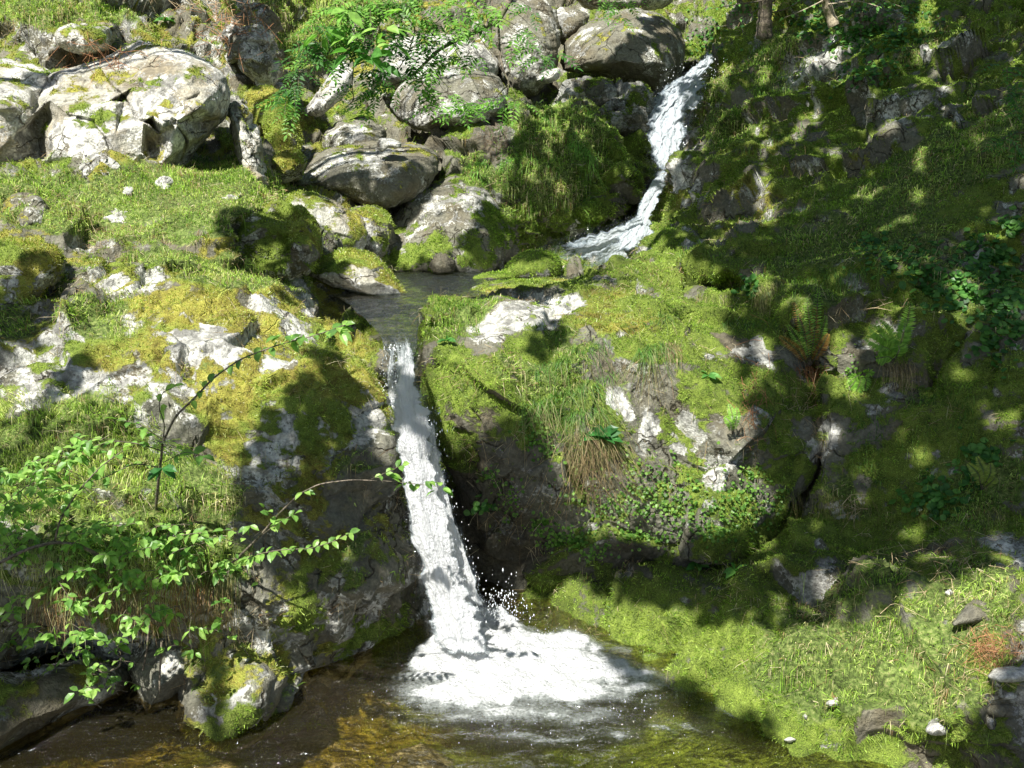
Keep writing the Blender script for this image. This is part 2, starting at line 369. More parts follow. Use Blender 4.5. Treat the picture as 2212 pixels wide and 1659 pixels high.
def vnormals(V, Fq):
    N = np.zeros_like(V)
    a, b, c = V[Fq[:, 0]], V[Fq[:, 1]], V[Fq[:, 2]]; d = V[Fq[:, 3]]
    n = np.cross(c - a, d - b)
    for k in range(4): 
        for ax in range(3): N[:, ax] += np.bincount(Fq[:, k], n[:, ax], len(V))
    return N / (np.linalg.norm(N, axis=1)[:, None] + 1e-9)
def grid_faces(nu, nv, wrap=False):
    i = np.arange(nv - 1)[:, None]; j = np.arange(nu if wrap else nu - 1)[None]
    a = i * nu + j; b = i * nu + (j + 1) % nu; c = (i + 1) * nu + (j + 1) % nu; d = (i + 1) * nu + j
    return np.stack([a, b, c, d], -1).reshape(-1, 4)
def roughen(V, Nn, amp, rocky=1.0, strat=(.5, .2, 1.0), seed=0.0, moss=None, soft=1.0):
    """craggy displacement: large lumps, fracture blocks, small grain"""
    q = V + np.stack([fbm(V, 1.1, 2, seed + 3), fbm(V, 1.1, 2, seed + 13), fbm(V, 1.1, 2, seed + 23)], -1) * .16
    f1 = facet(q * np.array([1, 1, 1.2]), 1.25, seed); f2 = facet(q * np.array([1, 1, 1.3]), 3.1, seed + 9); f3 = facet(q, 8., seed + 19)
    big = fbm(V, .9, 3, seed + 31); fine = fbm(V, 9, 4, seed + 51)
    d = amp * (big * (.9 if soft == 1 else .35) + rocky * (f1 * 1.6 + f2 * .55 * soft + f3 * .1 * soft) + fine * .16 * soft)
    return V + Nn * d[:, None]

# ---- the base hillside
def Zc(u, v, z): return (u, v, YZ(v, z))
BASE = [
 # pool bed and what lies below the frame
 Zc(500,1640,-.35),Zc(900,1659,-.45),Zc(1400,1640,-.4),Zc(1100,1500,-.5),Zc(1350,1500,-.4),Zc(700,1560,-.4),Zc(1000,1400,-.5),Zc(100,1659,-.15),Zc(1600,1659,-.3),
 Zc(0,1950,-.25),Zc(1100,1950,-.5),Zc(-600,1950,.1),Zc(1750,1950,-.3),Zc(2300,1950,.1),Zc(2800,1950,.5),
 # left, mostly behind the outcrop
 (-600,1600,5.2),(-600,1200,5.6),(-600,800,6.6),(-600,500,8.5),(-600,200,11),(-600,-250,15),
 (-100,1000,6.8),(0,800,7.4),(300,800,8.0),(300,1200,7.0),(600,1200,7.2),(700,900,7.8),(600,680,8.9),(300,1500,6.4),(0,1500,6.0),(500,1500,6.3),
 (0,600,8.1),(150,560,8.5),(300,520,8.9),(450,540,9.0),(600,560,9.6),(0,450,9.2),(200,450,9.5),(400,450,9.6),(550,470,9.5),(640,520,9.8),(100,370,10.3),(300,370,10.5),(530,372,10.9),(400,400,10.1),(465,325,12.8),(440,345,12.2),
 (620,420,12.2),(600,300,13.8),(560,200,14.2),(560,50,15.5),(0,200,12.8),(0,0,13.6),(250,40,13.6),(300,-200,17),(400,20,15),(100,60,12.8),(50,110,12.9),
 (800,500,12.8),(800,400,14.2),(800,300,15.2),(700,150,16.5),(800,0,18.5),(1000,300,15.8),(1000,100,18),(1100,-50,21),(700,-200,22),
 # upper pool bed and the channel under its lip
 Zc(850,700,1.78),Zc(870,655,1.72),Zc(950,630,1.72),Zc(1050,600,1.78),Zc(1150,590,1.85),Zc(790,660,1.8),(865,760,7.5),(870,850,7.62),(900,1000,7.6),(930,1200,7.5),(980,1300,7.55),(1060,1330,7.7),
 # right bank and cliff
 Zc(1160,1330,-.12),Zc(1300,1400,-.02),Zc(1420,1460,-.03),Zc(1590,1560,-.04),Zc(1760,1659,-.05),
 Zc(1240,1290,.08),Zc(1350,1340,.13),Zc(1500,1420,.12),Zc(1650,1500,.14),Zc(1750,1580,.12),Zc(1900,1640,.06),Zc(2050,1659,.1),Zc(2212,1640,.25),
 Zc(1500,1300,.24),Zc(1700,1380,.34),Zc(1900,1480,.42),Zc(2050,1560,.4),Zc(2212,1450,.66),Zc(2212,1250,.98),Zc(1900,1260,.68),Zc(1700,1240,.5),Zc(1600,1245,.4),
 (1650,1150,7.1),(1900,1140,6.9),(2212,1150,6.3),(1700,950,7.3),(2000,950,7.1),(2212,900,6.8),(2800,1300,5.4),(2800,900,6.0),(1650,750,7.9),(1900,700,7.9),(2212,650,7.8),(1600,580,8.9),(1760,500,9.4),(1900,420,9.7),(2212,250,9.8),(2800,300,9.0),(2800,600,7.5),(1400,900,8.0),(1400,700,8.8),(1200,1000,7.9),
 (1470,540,10.2),(1500,500,11.2),(1600,400,11.8),(1500,350,13.3),(1440,450,13.2),(1900,250,11.4),(2212,80,11.8),(1600,220,14),(1560,150,16.3),(1700,60,15.5),(2000,0,14.2),(2300,-200,15),(1600,0,19),(1450,-50,21),(2800,-250,14),(1720,330,11.9),
 # centre, behind the cascade and the boulders
 (1150,300,16.6),(1300,300,16.8),(1400,330,16.2),(1300,480,14.8),(1390,480,14.2),(1450,300,16),(1500,200,17),(1300,150,18.6),(1300,-50,22),(1000,540,13.3),(1130,540,13.6),(1230,560,13.4),(1350,540,13.4),(1250,600,12),(900,560,12.8),
]
fB = RBF(BASE)
# ---- rocks: closed bodies drawn from their outline
def outline(poly, nth, jag=0.0, seed=0, center=None, sub=4):
    """densify a hand-measured outline and resample by angle round its centre"""
    p = np.array(poly, float); n = len(p)
    c = np.array(center, float) if center is not None else p.mean(0)
    # Chaikin once to take the pins off the corners
    q = np.concatenate([p * .82 + np.roll(p, -1, 0) * .18, p * .18 + np.roll(p, -1, 0) * .82], 1).reshape(-1, 2)
    seg = np.linspace(0, 1, 12, endpoint=False)
    d = (q[:, None] * (1 - seg)[None, :, None] + np.roll(q, -1, 0)[:, None] * seg[None, :, None]).reshape(-1, 2)
    th = np.arctan2(d[:, 1] - c[1], d[:, 0] - c[0]); r = np.hypot(d[:, 0] - c[0], d[:, 1] - c[1])
    o = np.argsort(th); th, r = th[o], r[o]
    T = np.linspace(-math.pi, math.pi, nth, endpoint=False)
    R = np.interp(T, np.concatenate([th - 2 * math.pi, th, th + 2 * math.pi]), np.concatenate([r, r, r]))
    if jag:
        ph = np.stack([np.cos(T) * 3, np.sin(T) * 3, np.full(nth, seed * 1.7)], -1)
        R = R * (1 + jag * fbm(ph, 1.6, 5, seed))
    return c, T, R
ROCKS = {}; RREC = []
def rock(name, label, cat, poly, Y, T, tilt=(0, 0), ctrl=None, p=2.2, planes=6, amp=.05, rocky=.7, seed=1, mat=None, base=None, res=1.0, jag=.03, center=None, back=1.0, group=None, q=.5, skip=False, parent=None, pw=.75, cracks=(), q_soft=1.0, lin=0):
    nth = int(260 * res); nr = int(90 * res); nb = 14
    tilt = (tilt[0], tilt[1] * .55)
    c, TH, R = outline(poly, nth, jag, seed, center)
    rr = np.sin(np.linspace(0.02, 1, nr) * math.pi / 2) ** .9
    rb = np.sin(np.linspace(1, .02, nb) * math.pi / 2)[1:]
    r = np.concatenate([rr, rb]); side = np.concatenate([np.ones(nr), -np.ones(nb - 1)])
    u = c[0] + (r[:, None] * R[None] * np.cos(TH)[None]); v = c[1] + (r[:, None] * R[None] * np.sin(TH)[None])
    if ctrl is not None:
        Yc = Lin(ctrl, lin, .08, seed)(u, v) if lin else RBF(ctrl, 0.0)(u, v)
    else:
        Yc = Y + tilt[0] * (u - c[0]) / 100. + tilt[1] * (c[1] - v) / 100.
    RREC.append((c, TH, R, (lambda a, b: RBF(ctrl)(a, b)) if ctrl is not None else (lambda a, b: Y + tilt[0] * (a - c[0]) / 100. + tilt[1] * (c[1] - b) / 100.)))
    bul = 1 - np.power(np.clip(r, 0, 1), p); bul = np.power(np.clip(bul, 0, 1), q)[:, None] * np.ones(nth)[None]
    if planes:
        rs = np.random.default_rng(seed); x = r[:, None] * np.cos(TH)[None]; y = r[:, None] * np.sin(TH)[None]
        h = np.full(u.shape, .93)
        for k in range(planes):
            a = k * 2 * math.pi / planes + rs.uniform(-.5, .5); sl = rs.uniform(.5, 1.6); off = rs.uniform(.35, .8)
            h = np.minimum(h, .9 - sl * (x * math.cos(a) + y * math.sin(a) - off * .8) * .9 + rs.uniform(-.1, .1))
        h = np.clip(h, 0, 1)
        bul = np.minimum(bul, h + .04) * pw + bul * (1 - pw)
    Yf = Yc - T * bul * (side[:, None] > 0) + T * back * bul * (side[:, None] < 0)
    cu_, cv_ = u + 3 * np.sin(v / 13.), v + 2 * np.sin(u / 17.)
    for (pl, wd, dp) in cracks:
        d = np.full(u.shape, 1e9)
        for (x0, y0), (x1, y1) in zip(pl[:-1], pl[1:]):
            t_ = np.clip(((cu_ - x0) * (x1 - x0) + (cv_ - y0) * (y1 - y0)) / ((x1 - x0) ** 2 + (y1 - y0) ** 2), 0, 1)
            d = np.minimum(d, np.hypot(cu_ - x0 - t_ * (x1 - x0), cv_ - y0 - t_ * (y1 - y0)))
        Yf = Yf + dp * np.exp(-(d / wd) ** 2) * (side[:, None] > 0)
    V = at(u, v, Yf).reshape(-1, 3)
    Fq = grid_faces(nth, len(r), wrap=True)
    V = np.concatenate([V, V[:nth].mean(0)[None], V[-nth:].mean(0)[None]])
    a = np.arange(nth); b_ = (a + 1) % nth
    tf = np.stack([np.full(nth, len(V) - 2), b_, a], 1); L0 = (len(r) - 1) * nth
    tb = np.stack([np.full(nth, len(V) - 1), L0 + a, L0 + b_], 1)
    Nn = vnormals(V, Fq); Nn[-2] = Nn[:nth].mean(0); Nn[-1] = Nn[-3]
    if Nn[0, 1] > 0: Nn = -Nn; Fq = Fq[:, ::-1]; tf = tf[:, ::-1]; tb = tb[:, ::-1]
    V = roughen(V, Nn, amp, rocky, seed=seed * 3.1, soft=q_soft)
    N2 = vnormals(V, Fq)
    N2[-2:] = Nn[-2:]
    bb = dict(M=.3, G=.0, L=.55, H=.1, D=0., E=.0); bb.update(base or {})
    cover, tone = paint(V, N2, bb, local='only' if skip else None)
    o = mesh_obj(name, V, [Fq, tf, tb], mat or MG, attrs=dict(cover=cover, tone=tone), parent=parent)
    if parent is None:
        lo = V[np.argmin(V[:, 2])]; recentre(o, (V[:, 0].mean(), V[:, 1].mean(), lo[2])); tag(o, label, cat, group)
    SURF.append((name, V, Fq, cover, tone)); ROCKS[name] = V
    return o

rock('rock_outcrop', 'great mossy rock outcrop left of the waterfall, overhanging the pool', 'rock outcrop',
 [(-170,640),(60,600),(180,552),(350,548),(480,578),(600,610),(680,670),(745,745),(790,800),(832,880),(860,1000),(886,1120),(903,1250),(916,1365),(872,1402),(830,1434),(730,1470),(650,1532),(572,1588),(490,1609),(420,1598),(386,1578),(374,1490),(300,1435),(200,1450),(-170,1460)],
 0, .55, ctrl=[(-170,700,7.6),(60,620,8.1),(250,570,8.6),(480,590,8.8),(600,640,8.5),(680,700,8.0),(750,780,7.5),(820,900,7.25),(860,1050,7.2),(880,1200,7.1),(900,1370,6.9),(700,1400,6.5),(800,1250,6.6),
   (500,700,7.7),(300,700,7.7),(100,720,7.5),(650,780,7.3),(450,800,7.2),(250,800,7.1),(80,820,7.0),(650,900,6.95),(500,900,6.9),(300,900,6.75),(100,950,6.6),(700,1000,6.75),(550,1050,6.5),(350,1050,6.45),(150,1100,6.3),(-100,1100,6.1),
   (600,1200,6.4),(400,1200,6.15),(150,1250,5.95),(550,1330,6.3),(300,1370,6.2),(100,1400,6.15),(390,1578,5.62),(450,1450,6.0),(500,1605,5.5),(575,1585,5.62),(650,1530,5.9),(730,1470,6.22),(830,1432,6.6),(0,1500,6.0),(750,1150,6.75),(600,1450,6.0),(520,1530,5.72),(250,1450,6.2)],
 p=9, planes=0, amp=.12, rocky=.85, seed=2, res=2.6, jag=.008, center=(420,1020), back=.7, base=dict(M=.4,G=.14,L=.5,E=.12), q=.6)
rock('rock_outcrop', 'broad mossy rock outcrop right of the waterfall with white lichen patches', 'rock outcrop',
 [(905,665),(940,642),(1000,648),(1060,640),(1140,640),(1230,605),(1290,570),(1400,545),(1530,560),(1640,600),(1760,720),(1800,900),(1760,1100),(1640,1240),(1500,1275),(1240,1270),(1120,1305),(1045,1290),(1000,1180),(958,1060),(935,940),(905,830),(890,735)],
 0, .5, ctrl=[(905,670,8.1),(960,650,8.9),(1060,650,9.3),(1230,615,9.9),(1400,560,10.4),(1540,580,10.0),(1650,640,9.3),(1760,750,8.6),(1790,900,8.0),(1740,1100,7.7),(1600,1250,7.5),(1400,1270,7.55),(1240,1270,7.6),(1080,1295,7.75),(1000,1180,7.8),(940,1000,7.75),(900,800,7.8),
   (960,740,7.9),(1080,720,8.0),(1250,700,8.4),(1400,650,8.9),(1550,680,8.8),(1000,850,7.5),(1130,850,7.5),(1280,850,7.75),(1400,850,7.9),(1550,850,8.0),(1050,1000,7.55),(1200,1000,7.5),(1350,1000,7.65),(1550,1050,7.6),(1100,1150,7.7),(1300,1150,7.55),(1550,1180,7.45)],
 p=9, planes=0, amp=.11, rocky=.8, seed=5, res=2.4, jag=.008, center=(1330,930), back=.6, base=dict(M=.5,G=.14,L=.2,H=.4,E=.15), q=.6)
rock('wedge_rock', 'pale angular wedge of rock under the leafy shrub above the pool', 'rock',
 [(262,1430),(300,1350),(400,1330),(470,1400),(470,1480),(430,1497),(370,1522),(310,1542)], 5.95, .32, tilt=(.05,.35), p=3, planes=4, amp=.03, rocky=.5, seed=11, base=dict(M=.15,L=.5), skip=True)
rock('slab_rock', 'grey wet slab at the bottom left corner, half in shade at the water', 'rock',
 [(-120,1470),(60,1450),(200,1430),(280,1450),(270,1490),(210,1530),(120,1570),(60,1605),(0,1635),(-120,1680)], 5.55, .35, tilt=(.15,.3), p=4, planes=3, amp=.04, rocky=.5, seed=13, base=dict(M=.2,L=.45,D=.25), skip=True, center=(60,1520))
# crag, top left
rock('crag', 'sunlit white-lichened crag with fracture lines and an angular overhang, top left', 'rock outcrop',
 [(-170,130),(-60,118),(20,132),(80,150),(130,150),(175,142),(215,132),(248,118),(300,92),(348,98),(402,110),(448,130),(482,162),(494,205),(488,250),(452,292),(418,332),(386,370),(340,362),(322,368),(285,372),(200,360),(110,362),(40,368),(-60,380),(-170,380)],
 0, .5, ctrl=[(250,125,11.9),(345,95,11.9),(402,108,11.85),(470,150,11.75),(498,205,11.7),(495,255,11.6),(425,300,11.35),(386,374,11.45),(430,232,11.1),(468,248,11.5),(440,262,11.65),(380,262,11.05),(330,255,11.0),(322,262,11.4),(312,262,11.1),(335,365,11.1),(322,320,11.4),(308,330,11.05),(312,375,11.1),(400,180,11.35),(330,160,11.5),(285,190,11.4),(262,215,11.6),(250,225,11.2),(345,290,11.2),(370,330,11.1),
  (215,145,11.75),(150,175,11.6),(95,190,11.9),(90,200,11.9),(105,215,11.35),(150,250,11.1),(200,230,11.2),(250,290,11.0),(205,300,10.95),(120,320,10.95),(100,345,11.0),(88,340,11.5),(85,260,11.6),(70,250,11.2),(60,200,11.5),(20,160,11.8),(20,300,11.1),(-40,250,11.2),(-170,130,12),(-170,380,11.2),(-60,380,11.1),(200,372,10.9),(260,372,10.9),(180,165,11.7),(-60,110,12)],
 p=16, planes=0, amp=.045, rocky=.7, seed=21, lin=14, mat=MP, res=2.4, base=dict(M=.24,G=-.05,L=.55), jag=.022, center=(240,245), q=.5, q_soft=.9,
 cracks=[([(215,150),(262,205),(300,258),(318,262)],3,.08),([(345,170),(400,215),(430,205)],3,.05),([(150,250),(205,260),(240,330)],3,.06),([(380,262),(400,300),(395,350)],3,.07)])
rock('crag_rock', 'slim slanting spire of pale rock right of the dark hollow', 'rock',
 [(488,235),(515,225),(545,270),(562,320),(568,375),(545,410),(528,370),(505,310)], 11.6, .4, tilt=(.1,.4), p=2.4, planes=4, amp=.07, rocky=.8, seed=24, mat=MP, base=dict(M=.2,L=.6), skip=True)
rock('ledge_rock', 'jutting flat-topped block with dark underside near the top left corner', 'rock',
 [(125,75),(160,55),(240,55),(243,80),(225,105),(180,112),(140,98)], 12.5, .5, tilt=(.2,.5), p=2.4, planes=4, amp=.06, rocky=.7, seed=25, mat=MP, base=dict(M=.35,L=.5), skip=True)
rock('crag_rock', 'dark grey blocky rock in shade behind the crag, above the golden moss', 'rock',
 [(495,70),(530,25),(570,30),(600,80),(605,150),(575,185),(520,150),(500,120)], 14.2, .6, tilt=(.1,.5), p=3, planes=5, amp=.12, rocky=1, seed=26, base=dict(M=.25,L=.55), skip=True)
rock('mossy_rock', 'upright rock covered in golden brown moss left of the dark cave', 'rock',
 [(530,190),(570,180),(610,200),(640,260),(650,310),(640,350),(600,370),(565,330),(545,270)], 13.3, .5, tilt=(.1,.4), p=2.4, planes=3, amp=.07, rocky=.5, seed=27, base=dict(M=1.0,L=.3,H=.0), skip=True)
rock('mossy_rock', 'low rounded golden mossy rock beside the turf terrace end', 'rock',
 [(572,345),(600,325),(640,320),(665,345),(650,385),(610,400),(580,385)], 12.6, .35, p=2.2, planes=3, amp=.05, rocky=.5, seed=28, base=dict(M=.75,L=.5), skip=True)
# middle boulders
rock('slab_boulder', 'wide flat-topped slab boulder in the middle with fringed shaded front', 'boulder',
 [(618,400),(640,355),(690,325),(760,315),(850,310),(925,318),(950,340),(945,380),(905,425),(840,452),(800,448),(740,425),(670,415)], 13.4, .8, tilt=(0,.9), p=3, planes=4, amp=.05, rocky=.25, seed=31, res=1.3, base=dict(M=.12,L=.35), skip=True)
rock('slab_boulder', 'rounded pale slab resting on the rear of the wide flat-topped boulder', 'boulder',
 [(690,285),(730,262),(790,262),(835,285),(820,330),(770,338),(700,330)], 14.3, .5, tilt=(0,.8), p=2.2, planes=4, amp=.05, rocky=.4, seed=32, base=dict(M=.1,L=.4), skip=True)
rock('pale_stone', 'small cream curved stone lying on the slab boulder', 'stone',
 [(812,320),(818,298),(845,298),(868,308),(866,320),(840,318),(825,330)], 12.8, .1, p=2, planes=0, amp=.004, rocky=.2, seed=33, mat=MP, base=dict(M=-.6,L=1.2), skip=True, jag=.0)
rock('lichened_boulder', 'pale lichened boulder with golden cap below the slab, beside the turf', 'boulder',
 [(605,430),(640,415),(690,418),(735,440),(780,480),(792,520),(770,548),(720,545),(680,520),(640,480)], 11.8, .5, tilt=(.1,.5), p=2.4, planes=5, amp=.06, rocky=.7, seed=34, mat=MP, base=dict(M=.42,L=.45), skip=True)
rock('lichened_boulder', 'narrow brown boulder between the pale lichened one and the central rock', 'boulder',
 [(755,450),(800,440),(840,460),(850,495),(840,545),(805,575),(780,540),(765,490)], 12.3, .4, tilt=(.1,.4), p=2.2, planes=4, amp=.05, rocky=.6, seed=35, base=dict(M=.5,L=.4,D=.1), skip=True)
rock('dark_bank_rock', 'dark mossy brown rock below the end of the turf terrace', 'rock',
 [(470,500),(500,465),(590,445),(660,470),(705,520),(700,560),(660,590),(600,595),(540,570),(485,548)], 9.9, .45, tilt=(.1,.4), p=2.6, planes=4, amp=.09, rocky=.8, seed=36, base=dict(M=.7,L=.4,D=.1,H=.1), skip=True, res=1.2)
rock('wedge_boulder', 'golden moss capped boulder with white front sitting at the upper pool', 'boulder',
 [(652,590),(690,560),(740,540),(800,543),(835,575),(862,610),(886,638),(850,646),(790,640),(700,612)], 10.4, .55, tilt=(.1,.7), p=2.4, planes=5, amp=.035, rocky=.4, seed=37, mat=MP, base=dict(M=.5,upM=.9,L=.45), skip=True, res=1.2)
rock('central_rock', 'pale brown slanting rock at the foot of the grassy mound, above the pool', 'rock',
 [(808,540),(835,490),(880,440),(930,400),(985,375),(1060,400),(1100,460),(1110,530),(1080,590),(1000,610),(900,600),(840,598),(815,570)], 13.0, .7, tilt=(.1,.9), p=2.6, planes=4, amp=.07, rocky=.5, seed=38, res=1.4, base=dict(M=.3,L=.38,H=.5,E=.2), center=(960,500))
rock('mossy_mound', 'big shaded green mound with hanging grass left of the upper cascade', 'rock outcrop',
 [(940,345),(1000,290),(1060,235),(1110,215),(1180,208),(1260,225),(1330,250),(1375,310),(1410,380),(1400,420),(1385,450),(1300,500),(1200,545),(1120,580),(1050,600),(1010,560),(1000,480),(980,400)], 14.2, .9, tilt=(-.02,.75), p=3.4, planes=5, amp=.2, rocky=.95, seed=39, res=1.8, base=dict(M=.42,G=.15,L=.25,H=.8,D=.2,E=.2), center=(1190,400))
rock('hanging_boulder', 'large speckled grey boulder jammed above the cave, under the rowan leaves', 'boulder',
 [(845,225),(862,185),(920,150),(1000,140),(1070,160),(1100,205),(1092,245),(1050,275),(975,292),(900,282),(865,255)], 14.8, .9, tilt=(.0,.6), p=2.4, planes=4, amp=.05, rocky=.25, seed=40, res=1.3, base=dict(M=.05,L=.5), skip=True)
rock('hanging_boulder', 'white lichened slab leaning behind the rowan leaves, over the cave', 'boulder',
 [(800,150),(840,90),(930,70),(1040,90),(1085,130),(1070,170),(960,165),(870,190),(820,185)], 16.0, .8, tilt=(.0,.6), p=2.4, planes=4, amp=.06, rocky=.4, seed=41, res=1.1, base=dict(M=.05,L=.75), skip=True)
rock('upright_boulder', 'tall brownish grey boulder between the rowan and the cascade boulders', 'boulder',
 [(1040,90),(1070,20),(1130,-20),(1190,10),(1215,90),(1200,150),(1165,200),(1110,215),(1070,170)], 16.4, .8, tilt=(.0,.5), p=2.4, planes=4, amp=.07, rocky=.5, seed=42, res=1.2, base=dict(M=.1,L=.35,E=.2), skip=True)
rock('white_block', 'white sunlit block at the left rim of the cave, below rowan twigs', 'boulder',
 [(655,245),(680,205),(715,160),(745,130),(765,160),(745,205),(710,235),(690,252)], 14.6, .4, tilt=(.0,.5), p=2.4, planes=4, amp=.04, rocky=.4, seed=43, mat=MP, base=dict(M=.05,L=.8), skip=True)
rock('cascade_boulder', 'biggest rounded smooth boulder at the top, left of the upper cascade', 'boulder',
 [(1208,135),(1225,95),(1262,60),(1300,32),(1360,18),(1425,28),(1470,60),(1482,110),(1465,165),(1430,200),(1370,192),(1300,165),(1215,155)], 17.0, 1.2, tilt=(.05,.7), p=2.6, planes=4, amp=.05, rocky=.3, seed=44, res=1.4, base=dict(M=.05,L=.35,H=.0), skip=True)
rock('cascade_boulder', 'grey wedge boulder tucked behind the biggest rounded boulder', 'boulder',
 [(1185,30),(1215,12),(1275,30),(1262,60),(1225,95),(1200,90)], 17.6, .6, tilt=(.05,.5), p=2.4, planes=4, amp=.04, rocky=.4, seed=45, base=dict(M=.05,L=.5), skip=True)
rock('cascade_boulder', 'pale boulder cut by the top edge above the biggest rounded one', 'boulder',
 [(1230,-10),(1300,-40),(1400,-40),(1460,-5),(1420,18),(1330,22),(1265,20)], 19.0, .8, tilt=(.05,.5), p=2.4, planes=4, amp=.05, rocky=.4, seed=46, base=dict(M=.05,L=.5), skip=True)
rock('pale_stone', 'little white split stone wedged left of the biggest rounded boulder', 'stone',
 [(1155,172),(1180,150),(1208,148),(1207,170),(1180,182)], 15.6, .2, p=2.2, planes=4, amp=.02, rocky=.3, seed=47, mat=MP, base=dict(M=-.2,L=.9), skip=True)
rock('wet_mossy_stone', 'dark wet mossy stone left of the others beneath the biggest rounded boulder', 'stone',
 [(1195,250),(1215,190),(1262,168),(1310,182),(1312,222),(1270,262),(1225,262)], 15.4, .5, tilt=(0,.6), p=4, planes=6, pw=.97, amp=.12, rocky=1.0, seed=48, base=dict(M=.4,H=.4,D=.5), skip=True)
rock('wet_mossy_stone', 'dark wet mossy stone nearest the upper cascade beneath the rounded boulder', 'stone',
 [(1282,262),(1300,208),(1352,180),(1398,196),(1412,246),(1385,285),(1320,290)], 15.1, .55, tilt=(0,.6), p=4, planes=6, pw=.97, amp=.12, rocky=1.0, seed=49, base=dict(M=.4,H=.4,D=.6), skip=True)
rock('wet_mossy_stone', 'round bright green mossy stone in the upper pool, below the slanting cascade', 'stone',
 [(1090,585),(1115,553),(1155,543),(1195,552),(1212,578),(1200,600),(1150,606),(1100,602)], 11.9, .4, tilt=(0,.4), p=2.0, planes=0, amp=.04, rocky=.3, seed=50, base=dict(M=1.,H=.9,D=.1), skip=True)
rock('wet_mossy_stone', 'low small mossy stone at the left of the round green stone in the pool', 'stone',
 [(1018,602),(1045,588),(1090,586),(1115,598),(1090,610),(1040,610)], 11.6, .25, tilt=(0,.5), p=2.2, planes=0, amp=.03, rocky=.4, seed=51, base=dict(M=.8,H=.5,L=.4), skip=True)
rock('mossy_ledge', 'long low mossy ledge along the near rim of the upper pool', 'rock',
 [(975,655),(1010,630),(1060,608),(1120,600),(1190,602),(1235,612),(1245,630),(1200,650),(1100,665),(1020,668)], 10.6, .4, tilt=(.05,.9), p=2.4, planes=0, amp=.05, rocky=.5, seed=52, base=dict(M=.75,H=.3,L=.4), skip=True)
rock('wet_stone', 'dark wet stone standing where the central rock meets the upper pool', 'stone',
 [(925,575),(940,552),(965,548),(985,565),(980,590),(940,592)], 12.0, .2, p=2.2, planes=4, amp=.02, rocky=.4, seed=53, base=dict(M=.1,L=.4,D=.5), skip=True)
rock('mossy_rock', 'bent mossy rock at the left frame edge above the outcrop, dark beneath', 'rock',
 [(-60,525),(60,518),(125,535),(150,560),(148,590),(110,640),(70,700),(20,710),(-60,700)], 8.0, .35, tilt=(.1,.3), p=2.4, planes=4, amp=.06, rocky=.5, seed=54, base=dict(M=.75,H=.0,L=.4), skip=True)

us = np.concatenate([np.linspace(-800, -60, 90)[:-1], np.linspace(-60, 2272, 640), np.linspace(2272, 3000, 90)[1:]])
vs = np.concatenate([np.linspace(-420, -40, 50)[:-1], np.linspace(-40, 1700, 500), np.linspace(1700, 2300, 40)[1:]])
UU, VV = np.meshgrid(us, vs)
YY = np.maximum(fB(UU, VV), 4.0)
# the ground passes behind every rock that stands on it
for (c_, TH_, R_, fY) in RREC:
    box = (np.abs(UU - c_[0]) < R_.max()) & (np.abs(VV - c_[1]) < R_.max()); uu, vv = UU[box], VV[box]
    if not len(uu): continue
    th = np.arctan2(vv - c_[1], uu - c_[0]); rr = np.hypot(uu - c_[0], vv - c_[1]) / np.interp(th, TH_, R_, period=2 * math.pi)
    w_ = sstep(1.0, .86, rr); yc = fY(uu, vv) + .25; y0 = YY[box]
    YY[box] = y0 + w_ * np.maximum(yc - y0, 0)
V = at(UU, VV, YY).reshape(-1, 3); Fq = grid_faces(len(us), len(vs))[:, ::-1]
Nn = vnormals(V, Fq)
amp = .12 + .004 * V[:, 1]
pu, pv = proj(V)
bed = sstep(0.12, -.1, V[:, 2]); pool2 = blobw(pu, pv, 950, 640, 260, 70, 0)
amp = amp * (1 - .6 * bed) * (1 - .75 * pool2)
calm = np.maximum.reduce([blobw(pu, pv, 430, 430, 220, 90, 0), blobw(pu, pv, 1700, 1450, 400, 180, 20), blobw(pu, pv, 2000, 1000, 300, 200, 0), blobw(pu, pv, 2000, 420, 320, 110, -22)])
V = roughen(V, Nn, amp * (1 - .45 * calm), rocky=1.0 - .7 * calm)
# mossy cushions on the right bank
cu = blobw(pu, pv, 1700, 1480, 560, 200, 12)
r_, e_ = cell(V + fbm(V, 2, 2)[:, None] * .1, 2.2, 3.3)
V = V + Nn * (cu * (.12 * sstep(0, .5, e_) - .05 + .05 * fbm(V, 5, 2)))[:, None]
Nn = vnormals(V, Fq)
cover, tone = paint(V, Nn, dict(M=.42, G=.2, L=.35, H=.1, D=.0, E=.1))
tone[:, 1] = np.clip(tone[:, 1] + .0 * bed, 0, 1)
tone[:, 2] = np.clip(tone[:, 2] + .25 * bed * (pv > 1250), 0, 1)
cover[:, 1] *= 1 - bed; cover[:, 0] = cover[:, 0] * (1 - bed) + bed * (.62 + .5 * fbm(V, 1.6, 3, 8.) + .25 * blobw(pu, pv, 1500, 1600, 500, 120, 0))
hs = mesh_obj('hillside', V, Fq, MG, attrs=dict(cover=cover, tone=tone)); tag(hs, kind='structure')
SURF.insert(0, ('hillside', V, Fq, cover, tone))

